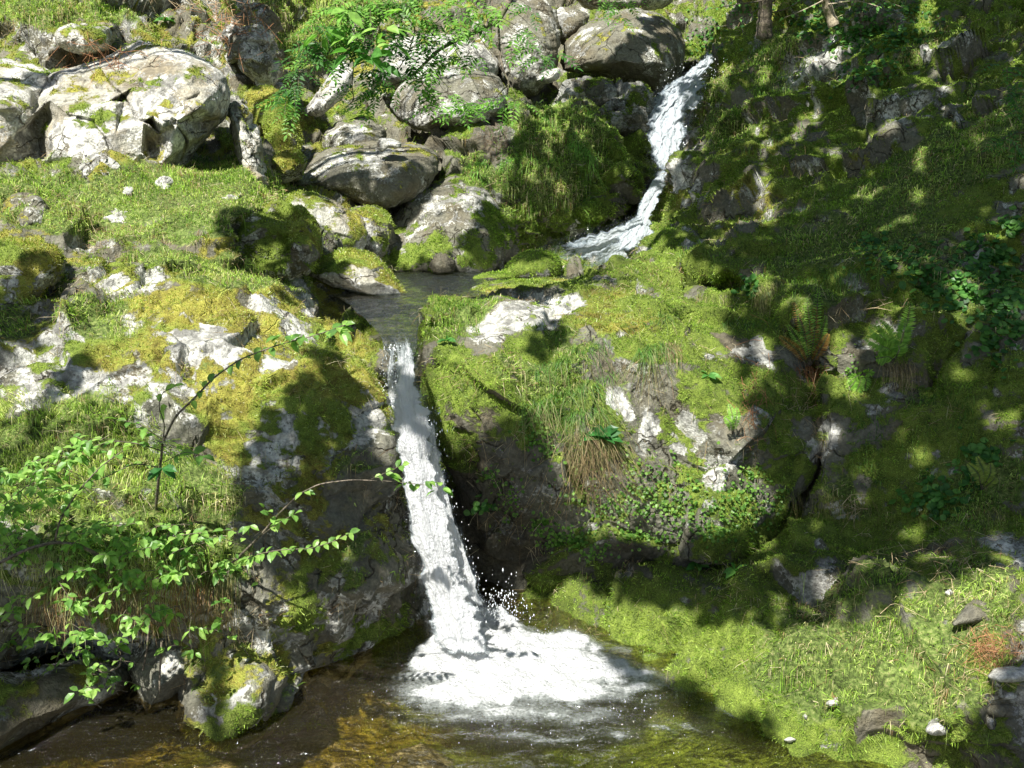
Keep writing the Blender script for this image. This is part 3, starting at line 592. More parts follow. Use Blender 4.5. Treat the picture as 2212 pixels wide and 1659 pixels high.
# ------------------------------------------------------------------ water
def pool_material(name, tintc, ripple=1.0):
    m, nt, N, L = newmat(name); b = NB(nt)
    P = b.n('ShaderNodeNewGeometry').outputs['Position']
    mp = b.n('ShaderNodeMapping'); mp.inputs['Scale'].default_value = (1, 1.9, 1); L.new(P, mp.inputs[0])
    n1 = b.noise(5, 3, .5, mp.outputs[0], .6); n2 = b.noise(19, 3, .55, mp.outputs[0], .8)
    h = b.m('ADD', n1, b.m('MULTIPLY', n2, .35))
    nb = b.bump(h, 1.0 * ripple, .11)
    tr = b.n('ShaderNodeBsdfTransparent'); b.set(tr.inputs[0], tintc)
    if name.startswith('clear'):
        sx = b.n('ShaderNodeSeparateXYZ'); L.new(P, sx.inputs[0]); L.new(b.mix(b.ramp(b.m('ADD', sx.outputs[0], b.noise(1.2, 2, .5, P)), -1.2, 1.2), (.80, .68, .42), tintc), tr.inputs[0])
    gl = b.n('ShaderNodeBsdfGlossy'); gl.inputs['Roughness'].default_value = .06; L.new(nb, gl.inputs['Normal'])
    df = b.n('ShaderNodeBsdfDiffuse'); b.set(df.inputs[0], (.12, .10, .04)); 
    m1 = b.n('ShaderNodeMixShader'); m1.inputs[0].default_value = .07; L.new(tr.outputs[0], m1.inputs[1]); L.new(df.outputs[0], m1.inputs[2])
    fr = b.n('ShaderNodeFresnel'); fr.inputs[0].default_value = 1.33; L.new(nb, fr.inputs['Normal'])
    mx = b.n('ShaderNodeMixShader'); L.new(fr.outputs[0], mx.inputs[0]); L.new(m1.outputs[0], mx.inputs[1]); L.new(gl.outputs[0], mx.inputs[2])
    o = b.n('ShaderNodeOutputMaterial'); L.new(mx.outputs[0], o.inputs[0]); return m
def white_material(name, density=.5, soft=.12, sc_u=9., sc_t=1.6, fr=.18, body=(.97, .98, .98), clear=(.55, .6, .6)):
    """aerated water: 'flow' attribute = (across 0..1 * width, along in metres, edge/density)"""
    m, nt, N, L = newmat(name); b = NB(nt)
    a = b.attr('flow'); s = b.n('ShaderNodeSeparateColor'); L.new(a.outputs['Color'], s.inputs[0])
    cb = b.n('ShaderNodeCombineXYZ'); L.new(b.m('MULTIPLY', s.outputs[0], sc_u), cb.inputs[0]); L.new(b.m('MULTIPLY', s.outputs[1], sc_t), cb.inputs[1])
    P = b.n('ShaderNodeNewGeometry').outputs['Position']
    n1 = b.noise(1.0, 5, .65, cb.outputs[0], .7); n2 = b.noise(3.4, 4, .65, cb.outputs[0], .3); n3 = b.noise(60, 3, .7, P)
    h = b.m('ADD', b.m('ADD', b.m('MULTIPLY', n1, .62 - fr * .7), b.m('MULTIPLY', n2, .38 - fr * .3)), b.m('MULTIPLY', n3, fr))
    k = b.m('ADD', h, b.m('SUBTRACT', s.outputs[2], .5))
    al = b.ramp(k, density - soft, density + soft)
    wh = b.ramp(k, density + .02, density + .17)
    col = b.mix(wh, clear, body)
    bs = b.n('ShaderNodeBsdfPrincipled'); L.new(col, bs.inputs['Base Color']); bs.inputs['Roughness'].default_value = .35
    tl = b.n('ShaderNodeBsdfTranslucent'); b.set(tl.inputs[0], (.85, .88, .9)); m0 = b.n('ShaderNodeMixShader'); m0.inputs[0].default_value = .3
    L.new(bs.outputs[0], m0.inputs[1]); L.new(tl.outputs[0], m0.inputs[2])
    L.new(b.bump(b.m('ADD', n2, b.m('MULTIPLY', n3, .6)), 1.0, .05), bs.inputs['Normal'])
    tr = b.n('ShaderNodeBsdfTransparent'); gl = b.n('ShaderNodeBsdfGlossy'); gl.inputs['Roughness'].default_value = .08
    L.new(b.bump(n1, .8, .05), gl.inputs['Normal'])
    m2 = b.n('ShaderNodeMixShader'); m2.inputs[0].default_value = .07; L.new(tr.outputs[0], m2.inputs[1]); L.new(gl.outputs[0], m2.inputs[2])
    tr2 = b.n('ShaderNodeBsdfTransparent')
    edge = b.ramp(s.outputs[2], .02, .22)
    m3 = b.n('ShaderNodeMixShader'); L.new(edge, m3.inputs[0]); L.new(tr2.outputs[0], m3.inputs[1]); L.new(m2.outputs[0], m3.inputs[2])
    mx = b.n('ShaderNodeMixShader'); L.new(al, mx.inputs[0]); L.new(m3.outputs[0], mx.inputs[1]); L.new(m0.outputs[0], mx.inputs[2])
    o = b.n('ShaderNodeOutputMaterial'); L.new(mx.outputs[0], o.inputs[0]); return m
MW = pool_material('clear_brown_water', (.92, .88, .64)); MW2 = pool_material('upper_pool_water', (.72, .74, .6), 1.3)
MF = white_material('white_water', .50, .09, 26., 2.2, .22, clear=(.42, .47, .49), body=(.97, .98, .98)); MFo = white_material('foam', .58, .22, 8., 8., .36, clear=(.5, .54, .52), body=(.97, .98, .98))
MC = white_material('cascade_water', .53, .07, 11., 3.4, .22, clear=(.25, .31, .36), body=(.70, .76, .80))  # body colour greyed to stand in for partial shade on the cascade
MD, nt_, N_, L_ = newmat('water_drop'); _b = NB(nt_)
_p = _b.n('ShaderNodeBsdfPrincipled'); _p.inputs['Base Color'].default_value = (.9, .93, .95, 1); _p.inputs['Roughness'].default_value = .1
_o = _b.n('ShaderNodeOutputMaterial'); L_.new(_p.outputs[0], _o.inputs[0])

# pool surface
xs = np.linspace(-6, 6, 400); ys = np.linspace(2.5, 8.2, 240); X, Yg = np.meshgrid(xs, ys)
Pw = np.stack([X.ravel(), Yg.ravel(), np.zeros(X.size)], 1)
d0 = np.hypot(Pw[:, 0] + .1, Pw[:, 1] - 6.5)
Pw[:, 2] = .018 * fbm(Pw * np.array([1, 1.6, 1]), 2.2, 3) * (1 + 1.4 * np.exp(-d0 ** 2)) + .006 * np.sin(d0 * 16 + fbm(Pw, 1.2, 2) * 5) * np.exp(-d0 * .5)
o = mesh_obj('pool_water', Pw, grid_faces(400, 240), MW); tag(o, kind='structure')
# upper pool
c_, TH_, R_ = outline([(838,742),(800,700),(745,650),(690,625),(720,600),(800,585),(860,575),(1000,570),(1130,565),(1280,570),(1270,600),(1225,612),(1100,640),(1010,655),(960,655),(925,672),(905,700),(898,742)], 400, 0, 0, (900, 640))
r_ = np.linspace(.005, 1, 110); u_ = c_[0] + r_[:, None] * R_ * np.cos(TH_); v_ = c_[1] + r_[:, None] * R_ * np.sin(TH_)
Pw = at(u_, v_, YZ(v_, 1.975)).reshape(-1, 3)
Pw[:, 2] += .008 * np.clip(Pw[:, 1] - 9, 0, 9) + .014 * fbm(Pw * np.array([1.4, .7, 1]), 3.0, 3) - .10 * sstep(7.7, 7.1, Pw[:, 1])
o = mesh_obj('upper_pool_water', Pw, grid_faces(400, 110, True)[:, ::-1], MW2); tag(o, kind='structure')

def strand(name, path, label, cat, mat, nu=110, nt_=560, bulge=.12, amp=.05, seed=0, dens=None, parent=None, stretch=(11., 2.6)):
    """a tongue of falling water. path rows: u, v, Y, half-width in frame units, density"""
    p = np.array(path, float); t = np.linspace(0, len(p) - 1, nt_)
    # smooth the path
    q = np.stack([np.interp(t, np.arange(len(p)), p[:, k]) for k in range(p.shape[1])], 1)
    ker = np.hanning(47); ker /= ker.sum()
    for k in range(q.shape[1]): q[:, k] = np.convolve(np.pad(q[:, k], 23, mode='edge'), ker, 'valid')
    s = np.linspace(-1, 1, nu)
    wl = 1 + .24 * fbm(np.stack([t * 2.2, np.zeros(nt_), np.full(nt_, seed + .5)], 1), 1.0, 4)
    wr = 1 + .34 * fbm(np.stack([t * 2.6, np.ones(nt_) * 9, np.full(nt_, seed + .5)], 1), 1.4, 4)
    off = np.where(s[None] < 0, s[None] * wl[:, None], s[None] * wr[:, None]) * q[:, 3][:, None]
    tang = np.gradient(q[:, :2], axis=0); tang /= np.linalg.norm(tang, axis=1)[:, None] + 1e-9
    nx, ny = tang[:, 1] * .0 + 1, np.zeros(nt_)
    if abs(tang[:, 0]).mean() > .5: nx, ny = -tang[:, 1] * -1, tang[:, 0] * -1
    u = q[:, 0][:, None] + off * nx[:, None]; v = q[:, 1][:, None] + off * ny[:, None]
    Yv = q[:, 2][:, None] - bulge * np.sqrt(np.clip(1 - s[None] ** 2, 0, 1))
    V = at(u, v, Yv)
    al = np.concatenate([[0], np.cumsum(np.linalg.norm(np.diff(V[:, nu // 2], axis=0), axis=1))])
    wd = np.linalg.norm(V[:, -1] - V[:, 0], axis=1)
    fu = (s[None] * .5) * wd[:, None]; ft = al[:, None] * np.ones(nu)[None]
    V = V.reshape(-1, 3)
    C = np.stack([fu.ravel() * stretch[0], ft.ravel() * stretch[1], np.full(fu.size, seed)], 1)
    n = fbm(C, 1., 5, seed)
    V[:, 1] -= amp * n; V[:, 2] += amp * .35 * fbm(C, 1.3, 3, seed + 5); V[:, 0] += amp * .4 * fbm(C, 1.3, 3, seed + 9)
    e = sstep(1.04, .3, np.abs(s))[None] * q[:, 4][:, None]
    ends = (sstep(0, .03, np.linspace(0, 1, nt_)) * sstep(1, .86, np.linspace(0, 1, nt_)))[:, None]
    fl = np.stack([fu.ravel() + seed, ft.ravel(), (e * (.3 + .7 * ends)).ravel()], 1)
    o = mesh_obj(name, V, grid_faces(nu, nt_), mat, attrs=dict(flow=fl), parent=parent)
    return o
fall = empty('waterfall', at(980, 1400, 6.4), 'main white waterfall plunging down the cleft into the pool', 'waterfall')
strand('water_curtain', [(866,712,7.55,34,.35),(868,735,7.3,36,.45),(873,755,7.2,34,.52),(878,800,7.0,32,.66),(878,850,6.84,44,.75),(882,885,6.74,56,1.0),(896,960,6.6,57,1.12),(911,1050,6.52,53,1.15),(932,1150,6.44,60,1.1),(956,1250,6.38,68,1.02),(980,1330,6.3,74,1.0),(1000,1400,6.22,80,1.05),(1002,1425,6.16,84,.9)], None, None, MF, bulge=.16, amp=.035, seed=1, parent=fall)
strand('inner_curtain', [(866,720,7.45,46,.3),(866,800,7.14,50,.5),(876,860,7.1,50,.62),(900,960,6.97,50,.8),(925,1080,6.82,54,.8),(955,1220,6.67,66,.8),(990,1340,6.57,82,.8),(1005,1420,6.42,96,.7)], None, None, MF, bulge=.06, amp=.035, seed=2, parent=fall)
strand('side_trickle', [(848,752,7.25,10,.5),(842,800,7.15,12,.62),(846,850,7.05,14,.62),(852,900,6.95,12,.55)], None, None, MF, bulge=.02, amp=.02, seed=21, parent=fall)
strand('side_trickle', [(930,905,6.75,14,.6),(940,1000,6.62,16,.7),(958,1080,6.54,20,.72),(984,1180,6.46,24,.72),(1016,1270,6.4,28,.75),(1044,1320,6.36,34,.7)], None, None, MF, bulge=.02, amp=.03, seed=22, parent=fall)
casc = empty('cascade', at(1385, 540, 13.0), 'upper cascade tumbling down steps between the boulder and the mossy cliff', 'cascade')
strand('water_curtain', [(1532,108,16.6,12,.6),(1524,140,16.2,24,.85),(1498,165,15.9,38,.9),(1474,200,15.5,56,.92),(1450,240,15.2,64,.92),(1440,285,14.8,62,.9),(1436,330,14.5,44,.8),(1432,362,14.3,34,.6),(1432,380,14.1,26,.5)], None, None, MC, bulge=.22, amp=.09, seed=3, parent=casc)
strand('inner_curtain', [(1505,150,16.1,20,.6),(1470,185,15.6,60,.66),(1440,230,15.2,80,.62),(1425,275,14.9,80,.62),(1430,330,14.6,50,.62),(1432,370,14.3,34,.6)], None, None, MC, bulge=.1, amp=.08, seed=13, parent=casc)
strand('lower_curtain', [(1434,366,14.1,22,.6),(1420,395,13.8,26,.85),(1405,425,13.5,26,.9),(1392,460,13.2,28,.9),(1382,495,12.9,38,.95),(1362,525,12.6,50,.9),(1330,552,12.3,56,.7)], None, None, MC, bulge=.15, amp=.06, seed=4, parent=casc)
strand('sloping_sheet', [(1400,490,12.85,40,.9),(1350,512,12.7,46,.8),(1300,528,12.55,48,.7),(1245,540,12.4,44,.58),(1190,548,12.3,34,.45),(1150,556,12.2,20,.3)], None, None, MC, bulge=.03, amp=.05, seed=5, parent=casc)
strand('run_out', [(1350,540,12.4,46,.8),(1310,562,12.0,42,.6),(1275,582,11.6,36,.5),(1240,602,11.2,24,.4)], None, None, MC, bulge=.02, amp=.03, seed=6, parent=casc)
# foam spreading on the pool
def foam(name, poly, zc, hgt, seed, dens, mat, parent=None, nth=220, nr=90, center=None, amp=.04):
    c, TH, R = outline(poly, nth, .06, seed, center)
    r = np.linspace(.01, 1, nr); u = c[0] + r[:, None] * R * np.cos(TH); v = c[1] + r[:, None] * R * np.sin(TH)
    P = at(u, v, YZ(v, zc)).reshape(-1, 3); rr = np.repeat(r, nth)
    P[:, 2] += hgt * (1 - rr ** 1.5) + amp * (1 - .8 * rr) * fbm(P * np.array([1, 1.5, 1]), 3.6, 4, seed)
    fl = np.stack([P[:, 0], P[:, 1] * 1.5, dens * sstep(1.0, .35, rr) * np.ones(len(rr))], 1)
    o = mesh_obj(name, P, grid_faces(nth, nr, True), mat, attrs=dict(flow=fl), parent=parent); return o
fm = empty('foam', at(1080, 1440, YZ(1440, 0.)), 'bright white foam boiling on the pool where the waterfall lands', 'foam')
def foam_sheet(name, label, blobs, hgt, x0, x1, y0, y1, seed, parent=None, step=.012, lift=.02):
    xs = np.arange(x0, x1, step); ys = np.arange(y0, y1, step * 1.3); X, Y_ = np.meshgrid(xs, ys); P = np.stack([X.ravel(), Y_.ravel(), np.full(X.size, 0.)], 1)
    u, v = proj(P); wu = u + 40 * fbm(P, 2.4, 4, seed + 4.); wv = v + 20 * fbm(P, 2.6, 4, seed + 14.)
    d = np.zeros(len(P))
    for (cu, cv, ru, rv, rot, val) in blobs:
        a = math.radians(-rot); x = ((wu - cu) * math.cos(a) - (wv - cv) * math.sin(a)) / ru; y = ((wu - cu) * math.sin(a) + (wv - cv) * math.cos(a)) / rv
        w = np.exp(-(x * x + y * y) * .85); d = np.maximum(d, w * val) + .12 * w * val
    rip = fbm(P * np.array([1, 1.7, 1]), 6.5, 4, seed)
    P[:, 2] = lift + hgt * np.clip(d - .45, 0, 1) ** 1.2 + hgt * .7 * rip * sstep(.3, .9, d)
    fl = np.stack([P[:, 0], P[:, 1] * 1.8, np.clip(d, 0, 1.4)], 1)
    Fq = grid_faces(len(xs), len(ys)); keep = d[Fq].max(1) > .05; Fq = Fq[keep]
    used, inv = np.unique(Fq, return_inverse=True)
    return mesh_obj(name, P[used], inv.reshape(Fq.shape), MFo, attrs=dict(flow=fl[used]), parent=parent)
foam_sheet('foam_bed', None, [(1010,1400,90,70,0,1.25),(1080,1430,150,62,0,1.3),(960,1440,60,40,0,1.0),(1190,1450,150,44,0,1.0),(1310,1450,110,28,6,.8),(1390,1465,80,26,10,.62),(1430,1490,60,16,14,.5),(1300,1410,70,18,24,.6),(1350,1420,60,16,24,.5),(1220,1400,80,34,20,.8),(1100,1345,50,24,20,.8),(1180,1385,60,22,20,.75),(1050,1500,180,34,0,.85),(1200,1500,160,30,0,.82),(1360,1490,90,18,8,.66),(1120,1540,230,30,0,.56),(1000,1556,150,24,0,.52),(1260,1560,150,22,0,.52),(1180,1590,160,18,0,.46),(1440,1480,40,12,12,.55),(930,1470,80,22,0,.66),(1290,1500,80,18,0,.55),(900,1520,60,14,0,.5),(870,1475,40,14,0,.5),(1090,1560,40,30,50,.48),(1150,1590,140,10,0,.42),(1330,1440,50,16,30,.6),(1400,1520,70,12,0,.42),(1350,1540,50,16,0,.4)], .055, -1.7, 1.3, 4.9, 7.3, 4, fm)
o = foam_sheet('foam_streak', '', [(1340,1596,50,14,6,.56),(1430,1578,80,12,10,.5),(1500,1566,70,12,8,.5),(1560,1552,50,10,8,.48)], .02, .3, 1.5, 4.9, 6.0, 9); recentre(o, at(1430, 1585, YZ(1585, 0.))); tag(o, 'thin white streak of foam drifting right of the main foam', 'foam')
# droplets thrown out of the fall
def drops(name, pts, rad, parent):
    ico = np.array([(1,0,0),(-1,0,0),(0,1,0),(0,-1,0),(0,0,1),(0,0,-1)], float)
    f = np.array([(0,2,4),(2,1,4),(1,3,4),(3,0,4),(2,0,5),(1,2,5),(3,1,5),(0,3,5)])
    n = len(pts); st = RNG.uniform(1., 3.6, (n, 1, 1)); S = np.ones((n, 1, 3)); S[:, :, 2] = st[:, :, 0]
    V = (pts[:, None] + ico[None] * S * rad[:, None, None]).reshape(-1, 3); Fa = (f[None] + (np.arange(n) * 6)[:, None, None]).reshape(-1, 3)
    o = mesh_obj(name, V, Fa, MD, parent=parent); o['kind'] = 'stuff'; return o
def dropcloud(cu, cv, su, sv, Y, n, r0, r1):
    u = RNG.normal(cu, su, n); v = cv - np.abs(RNG.normal(0, sv, n)); P = at(u, v, Y + RNG.normal(0, .12, n)); return P, RNG.uniform(r0, r1, n) * RNG.uniform(.4, 1, n)
A = [dropcloud(1085, 1345, 26, 40, 6.6, 260, .0015, .006), dropcloud(1040, 1330, 40, 12, 6.6, 260, .0015, .006), dropcloud(1180, 1380, 70, 12, 6.4, 120, .0015, .004),
     dropcloud(1250, 1540, 170, 40, 5.75, 0, .002, .004)]
# edge spray along the right rim of the fall
vv_ = RNG.uniform(880, 1320, 200); ue = np.interp(vv_, [880, 1000, 1200, 1320], [936, 948, 1010, 1055]); A.append((at(ue + RNG.normal(-3, 12, 200), vv_, 6.6 + RNG.normal(0, .06, 200)), RNG.uniform(.0015, .0045, 200)))
vv_ = RNG.uniform(745, 900, 420); A.append((at(np.interp(vv_, [700, 900], [840, 850]) + RNG.normal(8, 14, 420), vv_, 7.0 + RNG.normal(0, .06, 420)), RNG.uniform(.0015, .0045, 420)))
drops('spray', np.concatenate([a for a, _ in A]), np.concatenate([r for _, r in A]), fall)
# sparkles: tiny standing bubbles on the pool
n = 230; u = RNG.normal(1150, 200, n); v = 1490 + np.abs(RNG.normal(0, 60, n)); P = at(u, v, YZ(v, .015))
k = (u > 800) & (u < 1600)
drops('bubbles', P[k], RNG.uniform(.001, .003, k.sum()), fm)
vv_ = RNG.uniform(120, 380, 500); uc = np.interp(vv_, [120, 200, 300, 380], [1525, 1475, 1430, 1428])
drops('spray', at(uc + RNG.normal(-6, 34, 500), vv_, 15.4 + RNG.normal(0, .2, 500)), RNG.uniform(.002, .006, 500), casc)
# ------------------------------------------------------------------ grass and moss
def sample(surf, wfun, dens, margin=90):
    name, V, Fq, cover, tone = surf
    C = V[Fq].mean(1); n = np.cross(V[Fq[:, 2]] - V[Fq[:, 0]], V[Fq[:, 3]] - V[Fq[:, 1]]); ar = np.linalg.norm(n, axis=1) * .5 + 1e-12
    N = n / (2 * ar[:, None])
    u, v = proj(C); ok = (u > -margin) & (u < 2212 + margin) & (v > -margin) & (v < 1659 + margin) & (C[:, 1] > 3)
    ok &= ((C - np.array([0, 0, CZ])) * N).sum(1) < .25 * np.linalg.norm(C, axis=1)
    cv = cover[Fq].mean(1); tn = tone[Fq].mean(1)
    w = wfun(C, N, cv, tn, u, v) * ok
    p = w * ar; tot = p.sum(); n_ = int(tot * dens)
    if n_ < 1: return None
    cdf = np.cumsum(p); idx = np.searchsorted(cdf, RNG.random(n_) * tot); idx = np.clip(idx, 0, len(p) - 1)
    a, b = RNG.random(n_), RNG.random(n_); q = Fq[idx]
    P = (V[q[:, 0]] * ((1 - a) * (1 - b))[:, None] + V[q[:, 1]] * (a * (1 - b))[:, None] + V[q[:, 2]] * (a * b)[:, None] + V[q[:, 3]] * ((1 - a) * b)[:, None])
    return P, N[idx], cv[idx], tn[idx], u[idx], v[idx]
def unit(a): return a / (np.linalg.norm(a, axis=-1, keepdims=True) + 1e-9)
def blades(P, D, L, W, droop, col, side=None, tipcol=None):
    """five-vertex blades"""
    n = len(P); S = unit(np.cross(D, unit(RNG.normal(size=(n, 3))))) if side is None else side
    dn = np.array([0, 0, -1.])
    m = P + D * (L * .55)[:, None] + dn * (droop * L * .18)[:, None]; t = P + D * (L * (.95 - .25 * droop))[:, None] + dn * (droop * L * .62)[:, None]
    w = W[:, None] * S * .5
    V = np.stack([P - w, P + w, m + w * .8, m - w * .8, t], 1).reshape(-1, 3)
    i = (np.arange(n) * 5)[:, None]
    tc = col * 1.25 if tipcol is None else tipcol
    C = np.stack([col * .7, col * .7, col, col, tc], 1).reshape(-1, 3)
    return V, i + np.array([0, 1, 2, 3]), i + np.array([3, 2, 4]), C
def build(name, parts, mat, parent=None):
    V = []; Q = []; T = []; C = []; k = 0
    for v, q, t, c in parts:
        V.append(v); Q.append(q + k); T.append(t + k); C.append(c); k += len(v)
    Q = [q for q in Q if q.size]; T = [t for t in T if t.size]
    fs = ([np.concatenate(Q)] if Q else []) + ([np.concatenate(T)] if T else [])
    return mesh_obj(name, np.concatenate(V), fs, mat, parent=parent, smooth=False, attrs=dict(col=np.clip(np.concatenate(C), 0, 1)))
def cmix(t, *cols):
    cols = np.array(cols, float); x = np.clip(t, 0, .9999) * (len(cols) - 1); i = x.astype(int); f = (x - i)[:, None]
    return cols[i] * (1 - f) + cols[i + 1] * f
from mathutils.bvhtree import BVHTree
def bvh_of(names):
    vs_, fs_, k = [], [], 0
    for s in SURF:
        vs_.append(s[1]); fs_.append(s[2] + k); k += len(s[1])
    return BVHTree.FromPolygons(np.concatenate(vs_).tolist(), np.concatenate(fs_).tolist())
BV = bvh_of(0)
def hit(u, v):
    d = at(u, v, 1.0) - np.array([0, 0, CZ]); r = BV.ray_cast(Vector((0, 0, CZ)), Vector(d).normalized())
    return (np.array(r[0]), np.array(r[1])) if r[0] is not None else (None, None)
def gY(u, v, Yd):
    """distance of the ground met in this direction (or the given one)"""
    p, n = hit(u, v); return float(p[1]) if p is not None else Yd
# stones on the right bank
for nm, lb, pl, Y, T, sd, bs, mt in [
 ('bank_stone', 'flat grey pointed stone lying on the right bank turf', [(2048,1355),(2085,1310),(2105,1293),(2135,1305),(2140,1330),(2110,1345)], 5.4, .06, 61, dict(M=-.3,L=.1,D=.1), MG),
 ('bank_stone', 'long white slab stone at the right frame edge below the rusty grass', [(2128,1462),(2150,1440),(2230,1435),(2260,1455),(2200,1475),(2150,1475)], 4.95, .08, 62, dict(M=-.3,L=.9), MP),
 ('bank_stone', 'cream oval pebble among the bank stones at right', [(2155,1500),(2175,1490),(2200,1495),(2195,1510),(2165,1512)], 4.85, .04, 63, dict(M=-.5,L=.9), MP),
 ('bank_stone', 'brown flat stone under the cream oval pebble', [(2110,1515),(2150,1505),(2205,1525),(2200,1550),(2150,1550),(2115,1535)], 4.8, .06, 64, dict(M=-.2,L=.3,E=.2), MG),
 ('bank_stone', 'small upright grey stone left of the shaded corner', [(2126,1545),(2140,1538),(2155,1560),(2150,1580),(2132,1575)], 4.7, .05, 65, dict(M=-.3,L=.5), MG),
 ('bank_stone', 'bright white stone half sunk in moss at the bank foot', [(1998,1580),(2010,1555),(2035,1548),(2058,1570),(2045,1588),(2015,1590)], 4.75, .09, 66, dict(M=-.3,L=1.2), MP),
 ('bank_stone', 'tiny white stone on the moss cushion right of the pool foam', [(1730,1548),(1738,1538),(1748,1546),(1743,1558)], 5.1, .04, 67, dict(M=-.5,L=1.2), MP),
 ('bank_stone', 'pale flat flake of stone in the middle of the mossy bank', [(1780,1520),(1800,1505),(1835,1508),(1830,1522),(1795,1528)], 5.2, .05, 68, dict(M=-.3,L=.9), MP),
 ('bank_stone', 'small white pebble high on the bank near the grey pointed stone', [(2040,1280),(2050,1272),(2060,1280),(2050,1290)], 5.55, .03, 69, dict(M=-.5,L=1.2), MP),
 ('bank_stone', 'white stone at the waterline, lower right of the pool', [(1690,1598),(1705,1590),(1722,1597),(1705,1606)], 4.95, .05, 70, dict(M=-.5,L=1.2), MP),
 ]:
    cc = np.array(pl, float).mean(0); Y = gY(cc[0], cc[1] + 6, Y) + .015
    rock(nm, lb, 'stone', pl, Y, T, tilt=(0, .45), p=2.4, planes=4, amp=.008, rocky=.5, seed=sd, base=bs, mat=mt, res=.4, skip=True, group=None)
for nm, lb, pl, sd, bs in [
 ('turf_rock', 'pale slab set in the turf under the crag, left part of the terrace', [(175,362),(205,350),(240,362),(262,388),(225,398),(190,385)], 81, dict(M=.1, L=.8)),
 ('turf_rock', 'small pale rock in the turf terrace just below the pale slab', [(245,405),(262,395),(290,402),(298,425),(270,432),(250,425)], 82, dict(M=.1, L=.7)),
 ('turf_rock', 'small round stone poking from the turf in the middle of the terrace', [(343,398),(352,388),(366,392),(370,412),(358,420),(346,412)], 83, dict(M=-.2, L=.7)),
 ('turf_rock', 'brown rough rock at the left end of the turf terrace', [(12,445),(35,430),(70,432),(95,460),(92,492),(55,505),(20,490)], 84, dict(M=.3, L=.4, E=.3)),
 ('turf_rock', 'flat grey rock along the lower rim of the turf terrace', [(215,465),(250,450),(300,455),(335,475),(330,492),(270,500),(225,490)], 85, dict(M=.15, L=.55)),
 ('turf_rock', 'thin pale rock lying on the turf near its right end', [(470,428),(500,420),(535,422),(530,434),(490,438)], 86, dict(M=.1, L=.8)),
 ]:
    cc = np.array(pl, float).mean(0); Y = gY(cc[0], cc[1], 10) + .21
    rock(nm, lb, 'rock', pl, Y, .24, tilt=(0, .7), p=2.6, planes=5, pw=.95, amp=.06, rocky=1.0, seed=sd, base=bs, mat=MG, res=.6, skip=True)
SURF = SURF[:-16]
GR, MO = [], []
for s in SURF:
    # turf
    r = sample(s, lambda C, N, cv, tn, u, v: sstep(.42, .8, cv[:, 1] + .35 * fbm(C, 7, 2, 3.)) * (.25 + .75 * sstep(-.4, .0, fbm(C, 3.5, 3, 23.))) * sstep(1.0, .5, tn[:, 1]), 2500)
    if r:
        P, N, cv, tn, u, v = r; n = len(P)
        comb = np.stack([fbm(P, 2.2, 2, 1.), fbm(P, 2.2, 2, 61.) - .3, np.zeros(n)], 1)
        D = unit(N * .45 + np.array([0, -.12, .75]) + comb * .7 + RNG.normal(size=(n, 3)) * .38)
        steep = sstep(.75, .2, N[:, 2])
        L = RNG.uniform(.02, .12, n) * (1 + .9 * steep) * (.75 + .5 * RNG.random(n)) * (.7 + .5 * sstep(-.3, .5, fbm(P, 3., 2, 8)))
        px = P[:, 1] / 1004.
        t = RNG.random(n) * .55 + .45 * sstep(-.5, .5, fbm(P, 2.0, 3, 31.))
        col = cmix(t, (.08, .17, .02), (.24, .42, .05), (.46, .64, .12), (.68, .76, .28))
        str_ = (RNG.random(n) < .10 + .25 * steep + .25 * (fbm(P, 1.6, 2, 45.) > .25)); col[str_] = cmix(RNG.random(str_.sum()), (.42, .33, .16), (.75, .66, .42))
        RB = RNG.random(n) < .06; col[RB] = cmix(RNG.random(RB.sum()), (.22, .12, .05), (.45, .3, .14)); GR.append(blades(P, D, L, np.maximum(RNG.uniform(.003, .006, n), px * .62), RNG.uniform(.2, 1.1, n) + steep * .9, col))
    # moss pile
    r = sample(s, lambda C, N, cv, tn, u, v: sstep(.42, .72, cv[:, 0] + .3 * fbm(C, 8, 2, 13.)) * (1 - .8 * sstep(.45, .8, cv[:, 1])) * sstep(1.02, .5, tn[:, 1]), 3600)
    if r:
        P, N, cv, tn, u, v = r; n = len(P)
        D = unit(N * .9 + np.array([0, 0, .1]) + RNG.normal(size=(n, 3)) * .5)
        L = RNG.uniform(.012, .04, n) * (.6 + .8 * sstep(-.4, .5, fbm(P, 4., 2, 8)))
        px = P[:, 1] / 1004.; h = np.clip(tn[:, 0] + .25 * fbm(P, 5, 2, 2.), 0, 1)[:, None]
        t = RNG.random(n) * .6 + .4 * sstep(-.4, .5, fbm(P, 3.0, 3, 36.))
        k2 = sstep(-.35, .45, fbm(P, 1.9, 3, 66.))[:, None]; cg = cmix(t, (.10, .075, .02), (.26, .22, .04), (.45, .42, .09), (.62, .6, .27)) * (1 - k2) + cmix(t, (.08, .10, .015), (.24, .29, .04), (.44, .52, .09), (.62, .68, .24)) * k2; cn = cmix(t, (.05, .10, .012), (.16, .28, .025), (.32, .48, .055), (.50, .64, .15)); sk = RNG.random(n) < .06; cg[sk] = (.8, .74, .55)
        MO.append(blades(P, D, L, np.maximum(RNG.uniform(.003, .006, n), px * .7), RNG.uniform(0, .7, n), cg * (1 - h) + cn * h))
o = build('grass', GR, MB); tag(o, 'short green turf grass covering terraces and banks', 'grass', kind='stuff')
o = build('moss', MO, MB); tag(o, 'golden and green moss pile over the rocks', 'moss', kind='stuff')
print('blades', sum(len(g[0]) for g in GR) // 5, sum(len(g[0]) for g in MO) // 5)
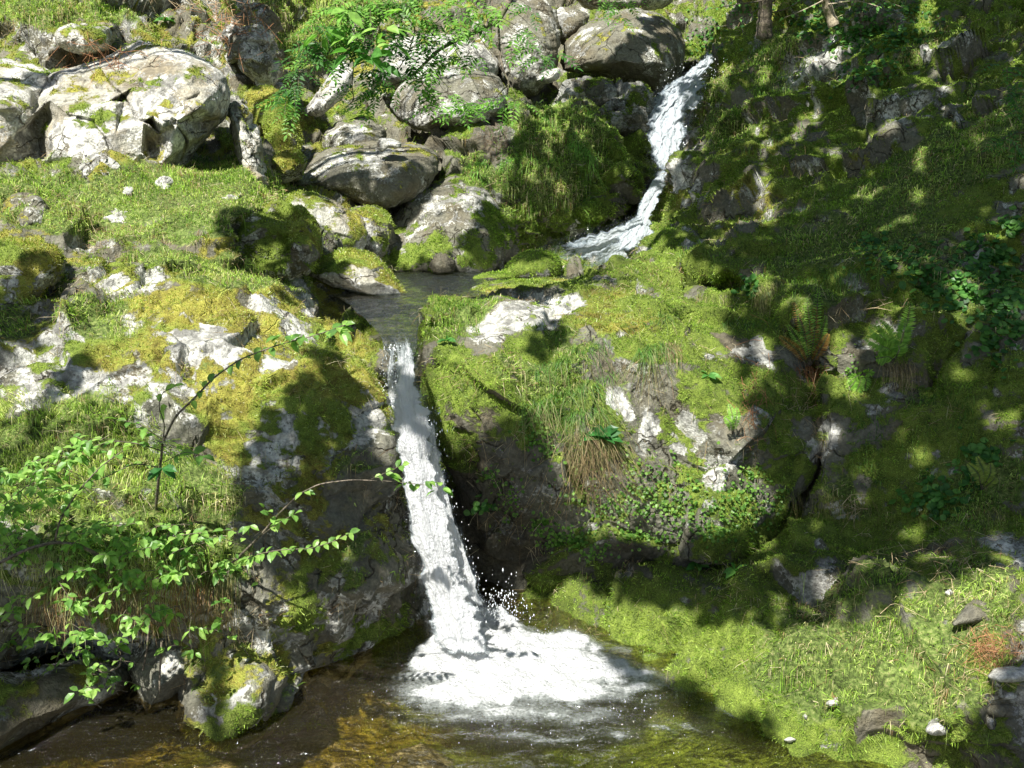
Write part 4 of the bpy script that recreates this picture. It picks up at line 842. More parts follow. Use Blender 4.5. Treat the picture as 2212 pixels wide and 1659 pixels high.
# taller tufts
TUFT = []
def tufts(surf, poly, dens, L0, L1, cols, lean=(0, -.15, .8)):
    p_ = np.array(poly, float)
    def wf(C, N, cv, tn, u, v):
        ins = np.zeros(u.shape, bool); j = len(p_) - 1
        for i in range(len(p_)):
            ins ^= ((p_[i, 1] > v) != (p_[j, 1] > v)) & (u < (p_[j, 0] - p_[i, 0]) * (v - p_[i, 1]) / (p_[j, 1] - p_[i, 1] + 1e-9) + p_[i, 0]); j = i
        return ins * sstep(-.15, .35, fbm(C, 4.5, 2, 71.))
    r = sample(surf, wf, dens)
    if not r: return
    P, N, cv, tn, u, v = r; n = len(P); comb = np.stack([fbm(P, 2.5, 2, 1.), fbm(P, 2.5, 2, 61.) - .3, np.zeros(n)], 1)
    D = unit(N * .3 + np.array(lean) + comb * .8 + rnd(n, .22)); L = RNG.uniform(L0, L1, n)
    TUFT.append(blades(P, D, L, np.maximum(.004, P[:, 1] / 1004. * .6), RNG.uniform(.3, 1.2, n), cmix(np.clip(RNG.random(n) * .7 + .5 * fbm(P, 2, 2, 5) + .15, 0, 1), *cols)))
def rnd(n, s=1.): return RNG.normal(size=(n, 3)) * s
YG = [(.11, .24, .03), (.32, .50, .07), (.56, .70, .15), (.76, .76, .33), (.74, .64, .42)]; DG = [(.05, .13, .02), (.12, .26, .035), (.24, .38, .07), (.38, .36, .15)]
for s in SURF:
    if s[0] == 'rock_outcrop':
        tufts(s, [(-60,860),(150,840),(330,870),(400,960),(520,1000),(530,1120),(480,1230),(-60,1270)], 2600, .07, .2, YG)
        tufts(s, [(150,640),(320,620),(330,700),(240,760),(120,740)], 2200, .04, .11, YG)
        tufts(s, [(380,540),(600,560),(640,600),(420,620)], 2200, .04, .10, YG)
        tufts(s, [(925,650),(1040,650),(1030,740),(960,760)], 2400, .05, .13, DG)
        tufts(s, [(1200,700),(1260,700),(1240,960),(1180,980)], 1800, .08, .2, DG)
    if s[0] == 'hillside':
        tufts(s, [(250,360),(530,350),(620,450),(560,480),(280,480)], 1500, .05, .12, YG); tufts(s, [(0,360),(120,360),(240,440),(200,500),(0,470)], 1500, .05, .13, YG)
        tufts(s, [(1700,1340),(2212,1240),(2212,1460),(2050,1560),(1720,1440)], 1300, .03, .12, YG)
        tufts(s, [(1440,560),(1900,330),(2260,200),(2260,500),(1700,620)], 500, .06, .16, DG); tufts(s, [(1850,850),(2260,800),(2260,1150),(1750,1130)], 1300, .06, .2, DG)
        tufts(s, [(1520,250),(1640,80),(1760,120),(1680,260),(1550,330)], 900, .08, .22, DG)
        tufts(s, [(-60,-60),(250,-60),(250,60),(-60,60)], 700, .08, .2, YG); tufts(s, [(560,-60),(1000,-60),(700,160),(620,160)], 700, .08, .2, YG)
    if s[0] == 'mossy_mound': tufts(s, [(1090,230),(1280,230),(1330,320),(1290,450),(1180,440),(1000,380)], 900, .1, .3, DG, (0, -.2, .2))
o = build('grass', TUFT, MB); tag(o, 'taller yellow green grass tufts on the banks and brows', 'grass', kind='stuff')
# straw litter: dry stalks over earthy places
r = []
for s in SURF[:3]:
    q = sample(s, lambda C, N, cv, tn, u, v: sstep(.1, .5, tn[:, 2] + .3 * fbm(C, 3, 2, 3.)) * sstep(1.0, .5, tn[:, 1]) * (v < 1500) , 800)
    if q:
        P, N, cv, tn, u, v = q; n = len(P)
        D = unit(N * .25 + RNG.normal(size=(n, 3)) * .6 + np.array([0, -.1, -.1]))
        r.append(blades(P + N * .01, D, RNG.uniform(.04, .2, n), np.maximum(.0025, P[:, 1] / 1004. * .4), RNG.uniform(0, 1, n), cmix(RNG.random(n), (.22, .12, .06), (.5, .36, .2), (.75, .66, .46))))
o = build('straw', r, MB); tag(o, 'dry brown straw and stalks lying between the turf', 'straw', kind='stuff')

# ------------------------------------------------------------------ stems, leaves
def spath(pts, n=40):
    p = np.array(pts, float); t = np.linspace(0, len(p) - 1, n); out = np.stack([np.interp(t, np.arange(len(p)), p[:, k]) for k in range(3)], 1)
    k = max(3, (n // len(p)) | 1); ker = np.hanning(k + 2)[1:-1]; ker /= ker.sum()
    for a in range(3): out[:, a] = np.convolve(np.pad(out[:, a], k // 2, mode='edge'), ker, 'valid')[:n]
    return out
def frame_path(pts, n=40): p = np.array(pts, float); return spath(at(p[:, 0], p[:, 1], p[:, 2]), n)
def tube(path, r0, r1, sides=6, wob=.0, seed=0):
    n = len(path); T = unit(np.gradient(path, axis=0)); A = unit(np.cross(T, np.array([.3, .9, .2]))); B = np.cross(T, A)
    r = np.linspace(r0, r1, n) * (1 + wob * fbm(path, 14, 2, seed)); a = np.linspace(0, 2 * math.pi, sides, endpoint=False)
    V = path[:, None] + r[:, None, None] * (A[:, None] * np.cos(a)[None, :, None] + B[:, None] * np.sin(a)[None, :, None])
    return V.reshape(-1, 3), grid_faces(sides, n, True)
def tubes(name, lst, mat, parent=None):
    V = []; Fa = []; k = 0
    for v, f in lst: V.append(v); Fa.append(f + k); k += len(v)
    return mesh_obj(name, np.concatenate(V), np.concatenate(Fa), mat, parent=parent)
def leafset(P, D, U, L, W, col, fold=.25, curl=.25):
    """broad leaves: base point, direction, upward normal"""
    n = len(P); D = unit(D); S = unit(np.cross(D, U)); U = np.cross(S, D); L = L[:, None]; W = W[:, None]
    dn = np.array([0, 0, -1.])
    m1 = P + D * L * .33; m2 = P + D * L * .68 + dn * L * curl * .25; t = P + D * L + dn * L * curl * .8
    l1 = m1 + S * W * .48 + U * W * fold * .5; r1 = m1 - S * W * .48 + U * W * fold * .5
    l2 = m2 + S * W * .42 + U * W * fold * .45; r2 = m2 - S * W * .42 + U * W * fold * .45
    b1 = P + D * L * .1
    V = np.stack([P, m1, m2, t, l1, r1, l2, r2, b1 + S * W * .25, b1 - S * W * .25], 1).reshape(-1, 3); i = (np.arange(n) * 10)[:, None]
    Q = np.concatenate([i + np.array(a) for a in ((1, 4, 6, 2), (1, 2, 7, 5), (0, 8, 4, 1), (0, 1, 5, 9))])
    T = np.concatenate([i + np.array(a) for a in ((2, 6, 3), (2, 3, 7))])
    C = np.repeat(col, 10, 0).reshape(n, 10, 3).copy(); C[:, 0:3] *= 1.12; C[:, 3] *= .95
    return V, Q, T, C.reshape(-1, 3)
def lanceset(P, D, U, L, W, col):
    n = len(P); D = unit(D); S = unit(np.cross(D, U)); L = L[:, None]; W = W[:, None]; dn = np.array([0, 0, -1.])
    m = P + D * L * .45; t = P + D * L + dn * L * .12
    V = np.stack([P, m + S * W * .5, t, m - S * W * .5], 1).reshape(-1, 3); i = (np.arange(n) * 4)[:, None]
    return V, i + np.array([0, 1, 2, 3]), np.zeros((0, 3), int), np.repeat(col, 4, 0)
LEAFC = [(.04, .10, .025), (.11, .24, .05), (.22, .40, .08), (.36, .54, .13)]
def rnd(n, s=1.): return RNG.normal(size=(n, 3)) * s
def twig_leaves(path, step, L0, L1, cols=LEAFC, start=.25, flat=.75, spread=1.0):
    """alternate leaves held flat in two ranks along a shoot"""
    ln = np.concatenate([[0], np.cumsum(np.linalg.norm(np.diff(path, axis=0), axis=1))]); tot = ln[-1]
    d = np.arange(tot * start, tot, step) + RNG.uniform(-.25, .25, len(np.arange(tot * start, tot, step))) * step
    d = np.append(d, tot); P = np.stack([np.interp(d, ln, path[:, k]) for k in range(3)], 1)
    T = unit(np.stack([np.interp(d, ln, np.gradient(path[:, k])) for k in range(3)], 1)); n = len(P)
    up = unit(np.array([-.12, -.35, .9]) + rnd(n, .28)); side = np.cross(T, up) * np.where(np.arange(n) % 2, 1, -1)[:, None]
    D = unit(T * .55 + side * spread + rnd(n, .22) + np.array([0, -.12, -.12])); D[-1] = T[-1]
    L = RNG.uniform(L0, L1, n)
    return leafset(P, D, up, L, L * RNG.uniform(.5, .62, n), cmix(RNG.random(n) * .6 + .35, *cols))
def cluster(c, n, R_, L0, L1, cols=LEAFC, down=.2):
    th = RNG.uniform(0, 6.28, n); D = unit(np.stack([np.cos(th), np.sin(th) * .6 - .25, RNG.uniform(-.6, .3, n) - down], 1)); up = unit(np.array([-.1, -.4, .85]) + rnd(n, .3))
    L = RNG.uniform(L0, L1, n); P = c + D * RNG.uniform(.0, R_, n)[:, None]
    return leafset(P, D, up, L, L * RNG.uniform(.5, .65, n), cmix(RNG.random(n) * .65 + .3, *cols))
def plant(name, label, cat, loc, stems, foliage, bark=None, group=None, leafmat=None, stemname='stem'):
    r = empty(name, loc, label, cat, group)
    if stems: tubes(stemname, stems, bark or MK, parent=r)
    if foliage: build('foliage', foliage, leafmat or ML, parent=r)
    return r

# the sapling over the left outcrop
p1 = frame_path([(325,1200,6.0),(334,1130,5.8),(342,1040,5.6),(352,955,5.4)], 30)
p2 = frame_path([(352,955,5.4),(378,900,5.32),(420,860,5.25),(462,815,5.2),(520,775,5.15),(600,745,5.1),(680,725,5.08),(750,700,5.05)], 60)
p3 = frame_path([(352,955,5.4),(356,915,5.35),(342,880,5.32),(350,848,5.3),(372,838,5.3)], 24)
p4 = frame_path([(352,975,5.42),(300,958,5.3),(240,952,5.25),(170,975,5.2)], 24)
p5 = frame_path([(350,1000,5.45),(400,975,5.3),(440,985,5.25)], 16); p6 = frame_path([(345,1010,5.45),(290,1000,5.3),(220,1035,5.2),(150,1050,5.15)], 24)
p7 = frame_path([(345,1020,5.5),(352,990,5.3),(362,1010,5.2)], 10)
p8 = frame_path([(352,950,5.4),(300,915,5.3),(250,905,5.25)], 20)
fo = [twig_leaves(p2, .032, .03, .075, start=.25), twig_leaves(p3, .05, .06, .09, start=.4), twig_leaves(p4, .04, .04, .08, start=.1), twig_leaves(p5, .05, .06, .09), twig_leaves(p6, .04, .04, .08, start=.15), twig_leaves(p8, .04, .06, .09, start=.15), cluster(at(350, 1010, 5.3), 5, .02, .07, .1, [(.03,.11,.03),(.06,.2,.05)]), cluster(at(730,712,5.05), 6, .03, .06, .085), cluster(at(655,720,5.08), 6, .04, .05, .08), cluster(at(610,722,5.1), 5, .04, .05, .07)]
plant('sapling', 'slender sapling with a long leafy branch arching right over the mossy outcrop', 'sapling', at(325, 1200, 6.0),
      [tube(p1, .011, .008), tube(p2, .007, .002), tube(p3, .004, .002), tube(p4, .004, .0015), tube(p5, .003, .0015), tube(p6, .004, .0015), tube(p8, .003, .0015)], fo)
# dense shrub, lower left
stems, fo = [], []
q1 = frame_path([(245,1330,5.8),(238,1250,5.5),(222,1205,5.4),(175,1178,5.3),(120,1170,5.25),(60,1185,5.15),(0,1215,5.1),(-90,1260,5.0)], 50); stems.append(tube(q1, .013, .008))
q2 = frame_path([(118,1170,5.25),(130,1120,5.2),(170,1060,5.15),(215,1010,5.1),(270,970,5.1)], 30); stems.append(tube(q2, .007, .003)); fo.append(twig_leaves(q2, .04, .06, .09))
for i, (a, b, c, d) in enumerate([(-30,1150,70,1090),(0,1100,120,1030),(20,1040,110,990),(60,1200,200,1150),(150,1180,300,1130),(200,1250,330,1180),(60,1290,190,1230),(-20,1250,60,1130),(240,1300,400,1240),(320,1200,440,1150),(-20,1330,80,1290),(230,1330,120,1300)]):
    q = frame_path([(a, b, 5.5), ((a + c) / 2, (b + d) / 2 - 18, 5.3), (c, d, 5.15)], 20); stems.append(tube(q, .004, .0015)); fo.append(twig_leaves(q, .034, .035, .075, start=.05))
def fill(poly, n, Y0, Y1, k=(3, 7), cols=LEAFC, L0=.03, L1=.072):
    p = np.array(poly, float); cnt = 0
    while cnt < n:
        u = RNG.uniform(p[:, 0].min(), p[:, 0].max()); v = RNG.uniform(p[:, 1].min(), p[:, 1].max()); ins = False; j = len(p) - 1
        for i in range(len(p)):
            if (p[i, 1] > v) != (p[j, 1] > v) and u < (p[j, 0] - p[i, 0]) * (v - p[i, 1]) / (p[j, 1] - p[i, 1]) + p[i, 0]: ins = not ins
            j = i
        if not ins: continue
        Yp = RNG.uniform(Y0, Y1); c = at(u, v, Yp); m_ = int(RNG.integers(*k))
        d = unit(np.array([RNG.normal(0, .8), -.1, RNG.normal(.25, .4)])); L = RNG.uniform(.12, .28)
        q = spath([c - d * L - np.array([0, -.1, .05]), c - d * L * .4 + np.array([0, 0, .03]), c], 10)
        stems.append(tube(q, .0025, .0012, 4)); fo.append(twig_leaves(q, .05, L0, L1, cols, start=.35)); fo.append(cluster(c, m_, .03, L0, L1, cols)); cnt += 1
fill([(0,1130),(250,1120),(500,1130),(520,1180),(500,1240),(300,1260),(0,1280)], 56, 5.15, 5.6)
fill([(30,1290),(480,1280),(490,1400),(330,1420),(250,1480),(180,1500),(90,1450),(0,1400)], 42, 5.1, 5.5)
fill([(-40,1030),(120,960),(230,930),(230,1010),(60,1130),(-40,1180)], 26, 5.05, 5.3)
for pts in ([(322,1345,5.4),(318,1400,5.4),(308,1450,5.45)], [(205,1440,5.4),(225,1455,5.4),(258,1440,5.4),(262,1420,5.4)], [(350,1380,5.5),(345,1460,5.5),(345,1500,5.5)]): stems.append(tube(frame_path(pts, 14), .008, .005))
plant('leafy_shrub', 'dense fresh green leafy shrub with dark stems filling the lower left', 'shrub', at(245, 1330, 5.8), stems, fo)
# two shoots reaching toward the fall
g1 = frame_path([(430,1265,6.0),(500,1218,5.6),(560,1160,5.4),(600,1112,5.3),(645,1068,5.25),(690,1045,5.2),(760,1036,5.2),(850,1040,5.2),(955,1052,5.2)], 70)
g1b = frame_path([(800,1036,5.2),(835,1020,5.15),(872,1003,5.1)], 14); g1c = frame_path([(600,1112,5.3),(585,1118,5.25),(568,1095,5.2)], 10); g1d = frame_path([(560,1160,5.4),(600,1130,5.3),(640,1108,5.25)], 12)
plant('leafy_shoot', 'thin arching shoot whose leafy tip crosses in front of the waterfall', 'branch', at(430, 1265, 6.0), [tube(g1, .008, .0015), tube(g1b, .002, .001, 4), tube(g1c, .002, .001, 4), tube(g1d, .002, .001, 4)],
      [twig_leaves(g1b, .04, .045, .07, start=.1), cluster(at(833, 1022, 5.2), 5, .04, .05, .07), cluster(at(880, 1040, 5.2), 5, .05, .045, .07), cluster(at(918, 1038, 5.2), 4, .05, .045, .06), cluster(at(952, 1052, 5.2), 6, .04, .045, .07), cluster(at(655, 1060, 5.25), 3, .03, .05, .07), twig_leaves(g1c, .04, .05, .07, start=.2), twig_leaves(g1d, .03, .05, .07, start=.3), cluster(at(540,1135,5.35), 4, .03, .05, .07)])
g2 = frame_path([(440,1262,5.95),(500,1232,5.5),(545,1200,5.3),(600,1188,5.2),(670,1185,5.15),(720,1170,5.1),(758,1150,5.1)], 50)
plant('leafy_shoot', 'lower horizontal shoot of bright leaves hanging before the shaded rock', 'branch', at(440, 1262, 5.95), [tube(g2, .005, .0012)], [twig_leaves(g2, .026, .045, .07, start=.38), cluster(at(545, 1200, 5.3), 5, .03, .05, .07)])

# rowan boughs hanging into the top of the picture
def rowan_leaf(c, d, L, cols, out, rach):
    d = unit(np.array(d, float)); side = unit(np.cross(d, np.array([0., -.35, .93]) + rnd(1, .25)[0])); up = np.cross(side, d)
    q = spath([c, c + d * L * .5 + np.array([0, 0, .01]), c + d * L - np.array([0, 0, L * .18])], 9); rach.append(tube(q, .0014, .0008, 3))
    k = 6; tt = np.linspace(.22, .94, k); P = np.stack([np.interp(tt, np.linspace(0, 1, 9), q[:, a]) for a in range(3)], 1)
    Ll = L * .33 * np.sin(np.linspace(.9, 2.5, k)); tone = RNG.uniform(0, .5)
    for s_ in (-1, 1):
        D = side * s_ * .9 + d * .5 + rnd(k, .08); out.append(lanceset(P, D, np.tile(up, (k, 1)), Ll, Ll * .36, cmix(np.full(k, tone) + RNG.random(k) * .5, *cols)))
    out.append(lanceset(q[-1:], d[None], up[None], np.array([L * .3]), np.array([L * .11]), cmix(np.array([tone + .25]), *cols)))
def rowan_spray(c, n, L0, L1, cols, out, rach, dirn=(-.3, -.2, -.4)):
    for k in range(n):
        a = RNG.uniform(0, 6.28); d = np.array(dirn) + np.array([math.cos(a) * .9, -.25 + .3 * math.sin(a), math.sin(a) * .35])
        rowan_leaf(c + rnd(1, .02)[0], d, RNG.uniform(L0, L1), cols, out, rach)
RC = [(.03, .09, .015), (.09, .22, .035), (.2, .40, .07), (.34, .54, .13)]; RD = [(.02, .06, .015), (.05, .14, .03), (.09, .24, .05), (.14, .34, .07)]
st, fo = [], []
b1 = frame_path([(1260,-330,9.0),(1150,-110,8.6),(1104,-5,8.4),(1077,43,8.3),(1035,65,8.2),(990,84,8.1),(944,110,8.0),(912,143,8.0),(885,170,8.0),(820,195,7.9)], 70); st.append(tube(b1, .034, .004, 8, .15))
b2 = frame_path([(1077,50,8.3),(1079,110,8.25),(1086,150,8.2),(1100,177,8.2),(1094,212,8.15)], 24); st.append(tube(b2, .011, .005, 6, .2))
b2b = frame_path([(1098,182,8.2),(1080,200,8.15),(1060,222,8.1)], 10); st.append(tube(b2b, .006, .003, 5))
b3 = frame_path([(1104,-60,8.5),(960,-30,8.2),(860,20,8.0),(790,60,7.9),(740,100,7.8),(680,120,7.7),(640,150,7.6),(625,190,7.6)], 50); st.append(tube(b3, .016, .003))
b4 = frame_path([(1065,-20,8.4),(1060,45,8.3),(1062,90,8.25)], 14); st.append(tube(b4, .007, .004))
b5 = frame_path([(860,20,8.0),(900,60,8.0),(880,120,7.9),(850,165,7.9)], 20); st.append(tube(b5, .007, .003))
b6 = frame_path([(740,100,7.8),(765,130,7.8),(760,185,7.8),(765,215,7.8),(745,235,7.8)], 16); st.append(tube(b6, .005, .003))
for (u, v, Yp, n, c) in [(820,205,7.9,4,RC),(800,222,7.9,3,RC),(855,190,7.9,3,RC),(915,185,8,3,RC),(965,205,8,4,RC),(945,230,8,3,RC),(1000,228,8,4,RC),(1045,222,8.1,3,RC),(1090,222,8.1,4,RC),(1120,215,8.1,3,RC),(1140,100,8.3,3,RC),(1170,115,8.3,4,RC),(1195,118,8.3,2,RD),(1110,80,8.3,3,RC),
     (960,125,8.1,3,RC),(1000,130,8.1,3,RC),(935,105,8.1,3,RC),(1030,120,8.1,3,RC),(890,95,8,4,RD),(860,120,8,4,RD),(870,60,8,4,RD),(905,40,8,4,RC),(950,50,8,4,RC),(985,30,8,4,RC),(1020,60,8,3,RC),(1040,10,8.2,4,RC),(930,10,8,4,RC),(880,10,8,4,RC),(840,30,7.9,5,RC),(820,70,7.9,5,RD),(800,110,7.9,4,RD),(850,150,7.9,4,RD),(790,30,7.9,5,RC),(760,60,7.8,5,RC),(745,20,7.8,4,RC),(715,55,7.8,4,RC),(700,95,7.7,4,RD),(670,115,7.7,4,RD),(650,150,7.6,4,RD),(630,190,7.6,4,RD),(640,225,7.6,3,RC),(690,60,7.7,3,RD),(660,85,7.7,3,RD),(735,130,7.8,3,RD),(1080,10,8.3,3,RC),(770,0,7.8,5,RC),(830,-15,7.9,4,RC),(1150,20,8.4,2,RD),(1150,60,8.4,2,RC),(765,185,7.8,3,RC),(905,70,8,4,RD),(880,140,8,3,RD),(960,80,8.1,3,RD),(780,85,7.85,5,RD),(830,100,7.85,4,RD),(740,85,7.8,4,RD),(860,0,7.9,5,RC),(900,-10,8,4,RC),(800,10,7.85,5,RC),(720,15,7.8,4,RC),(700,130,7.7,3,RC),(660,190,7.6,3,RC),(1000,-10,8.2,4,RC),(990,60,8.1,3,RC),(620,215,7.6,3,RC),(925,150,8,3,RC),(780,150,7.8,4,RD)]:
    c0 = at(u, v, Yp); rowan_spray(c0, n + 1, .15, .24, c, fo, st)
    j = np.argmin(np.linalg.norm(np.concatenate([b1, b3, b5]) - c0, axis=1)); a0 = np.concatenate([b1, b3, b5])[j]
    if np.linalg.norm(a0 - c0) > .05: st.append(tube(spath([a0, (a0 + c0) / 2 + np.array([0, 0, .03]), c0], 8), .003, .0015, 4))
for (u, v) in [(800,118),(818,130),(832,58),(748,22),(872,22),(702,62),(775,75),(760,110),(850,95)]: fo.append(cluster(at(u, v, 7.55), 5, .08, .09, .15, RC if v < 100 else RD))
plant('rowan_bough', 'rowan bough with feathery leaves hanging over the boulders, top centre', 'tree branch', at(1104, -5, 8.4), st, fo, bark=MK, stemname='branch')
st, fo = [], []
b = frame_path([(1420,-120,9.5),(1330,-60,9.3),(1345,-10,9.2)], 14); st.append(tube(b, .01, .003))
for (u, v) in [(1325,5),(1340,25),(1350,0),(1370,-10),(1310,-15)]: rowan_spray(at(u, v, 9.2), 3, .14, .2, RC, fo, st)
plant('rowan_bough', 'small rowan spray dangling above the biggest rounded boulder', 'tree branch', at(1345, -10, 9.2), st, fo, stemname='branch')
st, fo = [], []
for pts, lf in [([(2330,240,4.9),(2260,200,4.9),(2212,165,4.9),(2160,150,4.9)], [(2205,160),(2170,150),(2180,190),(2212,200)]), ([(2330,330,4.9),(2250,290,4.9),(2200,285,4.9),(2160,300,4.9)], [(2205,280),(2170,300),(2215,250),(2190,320)])]:
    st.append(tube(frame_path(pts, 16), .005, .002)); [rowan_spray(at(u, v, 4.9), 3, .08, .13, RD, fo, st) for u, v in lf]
plant('rowan_bough', 'rowan twigs with soft shaded leaves entering at the right frame edge', 'tree branch', at(2330, 280, 4.9), st, fo, stemname='branch')

# ferns
def fern(label, base, tips, L_pin, cols, rust=None, group=None):
    out, st = [], []; dY = gY(base[0], base[1], base[2]) - .03 - base[2]; base = (base[0], base[1], base[2] + dY); tips = [(a, b, c + dY) for a, b, c in tips]; b0 = at(*base)
    for k, (u, v, Yp) in enumerate(tips):
        t = at(u, v, Yp); mid = (b0 + t) / 2 + np.array([0, -.06, .04]); q = spath([b0, mid, t], 26); st.append(tube(q, .0028, .0008, 4))
        L = np.linalg.norm(t - b0); n = 22; x = np.linspace(.2, .99, n); P = np.stack([np.interp(x, np.linspace(0, 1, 26), q[:, a]) for a in range(3)], 1)
        T = unit(np.stack([np.interp(x, np.linspace(0, 1, 26), np.gradient(q[:, a])) for a in range(3)], 1)); S = unit(np.cross(T, np.array([.1, 1., .15])))
        ll = L_pin * np.sin(np.clip((x - .1) / .95, 0, 1) ** .75 * math.pi) ** .8 + .004
        c = cmix(RNG.random(n) * .7 + .15, *(rust if rust and k in rust[0] else cols)) if not (rust and k in rust[0]) else cmix(RNG.random(n), *rust[1])
        for s_ in (-1, 1): out.append(lanceset(P, S * s_ + T * .45 + rnd(n, .06), np.tile(np.array([0, -.8, .5]), (n, 1)), ll, np.maximum(ll * .26, .007), c))
    return plant('fern', label, 'fern', b0, st, out, bark=MK, stemname='stalk', group=group)
FC = [(.10, .22, .03), (.22, .42, .06), (.42, .62, .12)]
fern('tall upright fern with rusty brown base growing on the right cliff', (1748,795,7.35), [(1768,618,7.3),(1742,640,7.3),(1722,668,7.25),(1700,700,7.25),(1682,725,7.2),(1785,680,7.3),(1790,720,7.25),(1760,660,7.3),(1712,650,7.3)], .05, FC, ((4, 6, 7, 8), [(.28, .12, .03), (.45, .3, .08)]))
fern('spreading bright fern with fronds fanning both ways above straw', (1932,780,7.1), [(1878,702,7.0),(1868,728,7.0),(1895,690,7.0),(1968,652,7.0),(1955,690,7.0),(1892,775,6.95),(1940,745,6.95),(1900,745,6.95)], .07, FC)
fern('small drooping fern below the yellow lichened stones', (1862,808,7.1), [(1815,860,6.95),(1842,862,6.95),(1868,845,6.95),(1830,830,7.0),(1880,812,7.0)], .045, FC)
fern('small upright fern beside the white streaked rock', (1582,940,7.35), [(1575,872,7.3),(1592,880,7.3),(1565,900,7.3)], .035, FC)
fern('little fern at the right edge catching the light', (2120,1060,6.4), [(2090,1000,6.3),(2110,985,6.3),(2140,1000,6.3),(2150,1030,6.3)], .04, [(.2, .25, .05), (.4, .5, .1)])

# hanging grass tussocks
def hank(name, label, cat, boxes, n, L0, L1, cols, Yoff=-.05, group=None, spread=.12, wpx=.55):
    """long strands falling from a ledge: boxes are (u0,v0,u1,v1,Y)"""
    parts = []
    V = []; Q = []; C = []; k = 0; first = None
    for (u0, v0, u1, v1, Yp) in boxes:
        for i in range(n):
            t = RNG.random(); ub, vb = u0 + (u1 - u0) * t + RNG.normal(0, 6), v0 + (v1 - v0) * t + RNG.normal(0, 6); b = at(ub, vb, gY(ub, vb, Yp) - .01)
            if first is None: first = b
            L = RNG.uniform(L0, L1); s_ = RNG.normal(0, spread); o_ = RNG.uniform(.03, .13)
            sway = RNG.normal(0, .04)
            x = np.linspace(0, 1, 7); p = b + np.stack([s_ * x * L * 2 + sway * np.sin(x * 5) * L, -o_ * np.sin(np.clip(x * 1.6, 0, 1) * 1.57) * 1.2 + 0 * x, .12 * L * np.sin(x * 3.1) * (x < .5) - L * x ** 1.25], 1)
            w = max(.0028, Yp / 1004. * wpx) * (1 - x * .75); a = RNG.uniform(0, 3.14); sd = np.array([math.cos(a), math.sin(a) * .4, 0])
            vv = np.stack([p - sd * w[:, None] / 2, p + sd * w[:, None] / 2], 1).reshape(-1, 3)
            V.append(vv); Q.append(np.array([(2 * j, 2 * j + 1, 2 * j + 3, 2 * j + 2) for j in range(6)]) + k); k += 14
            c = cmix(np.clip(x * .9 + RNG.uniform(-.35, .35), 0, 1), *cols) * RNG.uniform(.7, 1.2); C.append(np.repeat(c, 2, 0))
    o = mesh_obj(name, np.concatenate(V), np.concatenate(Q), MB, smooth=False, attrs=dict(col=np.clip(np.concatenate(C), 0, 1)))
    recentre(o, first); tag(o, label, cat, group); return o
GS = [(.08, .2, .03), (.14, .24, .06), (.34, .28, .14), (.5, .4, .24)]; SS = [(.2, .15, .07), (.42, .33, .19), (.6, .5, .33)]
hank('grass_tussock', 'long shaggy grass tussock trailing down the cliff, green above and straw below', 'grass tussock', [(1215,775,1310,735,7.75),(1220,850,1340,800,7.7),(1210,900,1300,880,7.6)], 150, .12, .8, GS, spread=.24)
hank('grass_tussock', 'straw coloured lower tussock under dark broad leaves on the cliff', 'grass tussock', [(1225,930,1340,950,7.5),(1215,985,1300,960,7.45)], 120, .12, .6, [(.16, .2, .06), (.34, .27, .14), (.42, .3, .17), (.3, .2, .1)], spread=.32)
hank('grass_wisp', 'narrow pale wisp of dead grass left of the round white lichens', 'grass', [(1440,740,1462,750,7.8)], 90, .35, .62, SS, spread=.04)
hank('grass_wisp', 'dead grass beard hanging under the tall rusty fern', 'grass', [(1722,790,1782,795,7.2)], 120, .15, .42, [(.35, .12, .04), (.55, .3, .14), (.6, .5, .3)], spread=.2)
hank('grass_wisp', 'pale straw beard hanging below the spreading bright fern', 'grass', [(1912,785,1968,785,7.0)], 110, .15, .36, SS, spread=.08)
hank('grass_wisp', 'thin trailing grass over the shaded edge left of the shoots base', 'grass', [(455,1235,505,1225,6.0)], 130, .3, .65, [(.1, .15, .04), (.3, .24, .1), (.4, .32, .16)], spread=.04)
hank('grass_wisp', 'hanging grasses fringe on the brow right of the golden moss, upper cliff', 'grass', [(1500,640,1640,620,8.6),(1640,620,1700,600,8.6)], 150, .15, .4, [(.2, .25, .06), (.4, .36, .16), (.6, .52, .3)], spread=.08)
hank('grass_tussock', 'bright green hanging grass on the shaded mound by the upper cascade', 'grass tussock', [(1170,245,1250,290,13.1),(1085,350,1150,330,12.9),(1230,300,1290,340,12.8),(1010,365,1050,350,13.1)], 120, .2, .6, [(.16, .36, .06), (.2, .42, .06), (.3, .45, .12)], spread=.12, wpx=.7)
hank('grass_tussock', 'tousled grass along the brow of the left bank above the shrub', 'grass tussock', [(0,1160,180,1180,6.15),(180,1180,420,1180,6.1),(60,1260,420,1255,6.0)], 200, .12, .38, [(.2, .36, .08), (.5, .5, .2), (.72, .6, .36)], spread=.15)
hank('grass_wisp', 'brown dead grass curtain under the left bank, behind the shrub', 'grass', [(80,1265,460,1260,6.1)], 420, .12, .35, [(.3, .14, .06), (.35, .22, .1), (.3, .2, .1)], spread=.1)
hank('grass_wisp', 'sparse brown grass fringe over the shaded right bank brow', 'grass', [(1900,1080,2212,1100,6.6),(1700,1060,1900,1080,6.9)], 160, .1, .3, [(.15, .2, .04), (.3, .26, .1), (.4, .3, .14)], spread=.12)

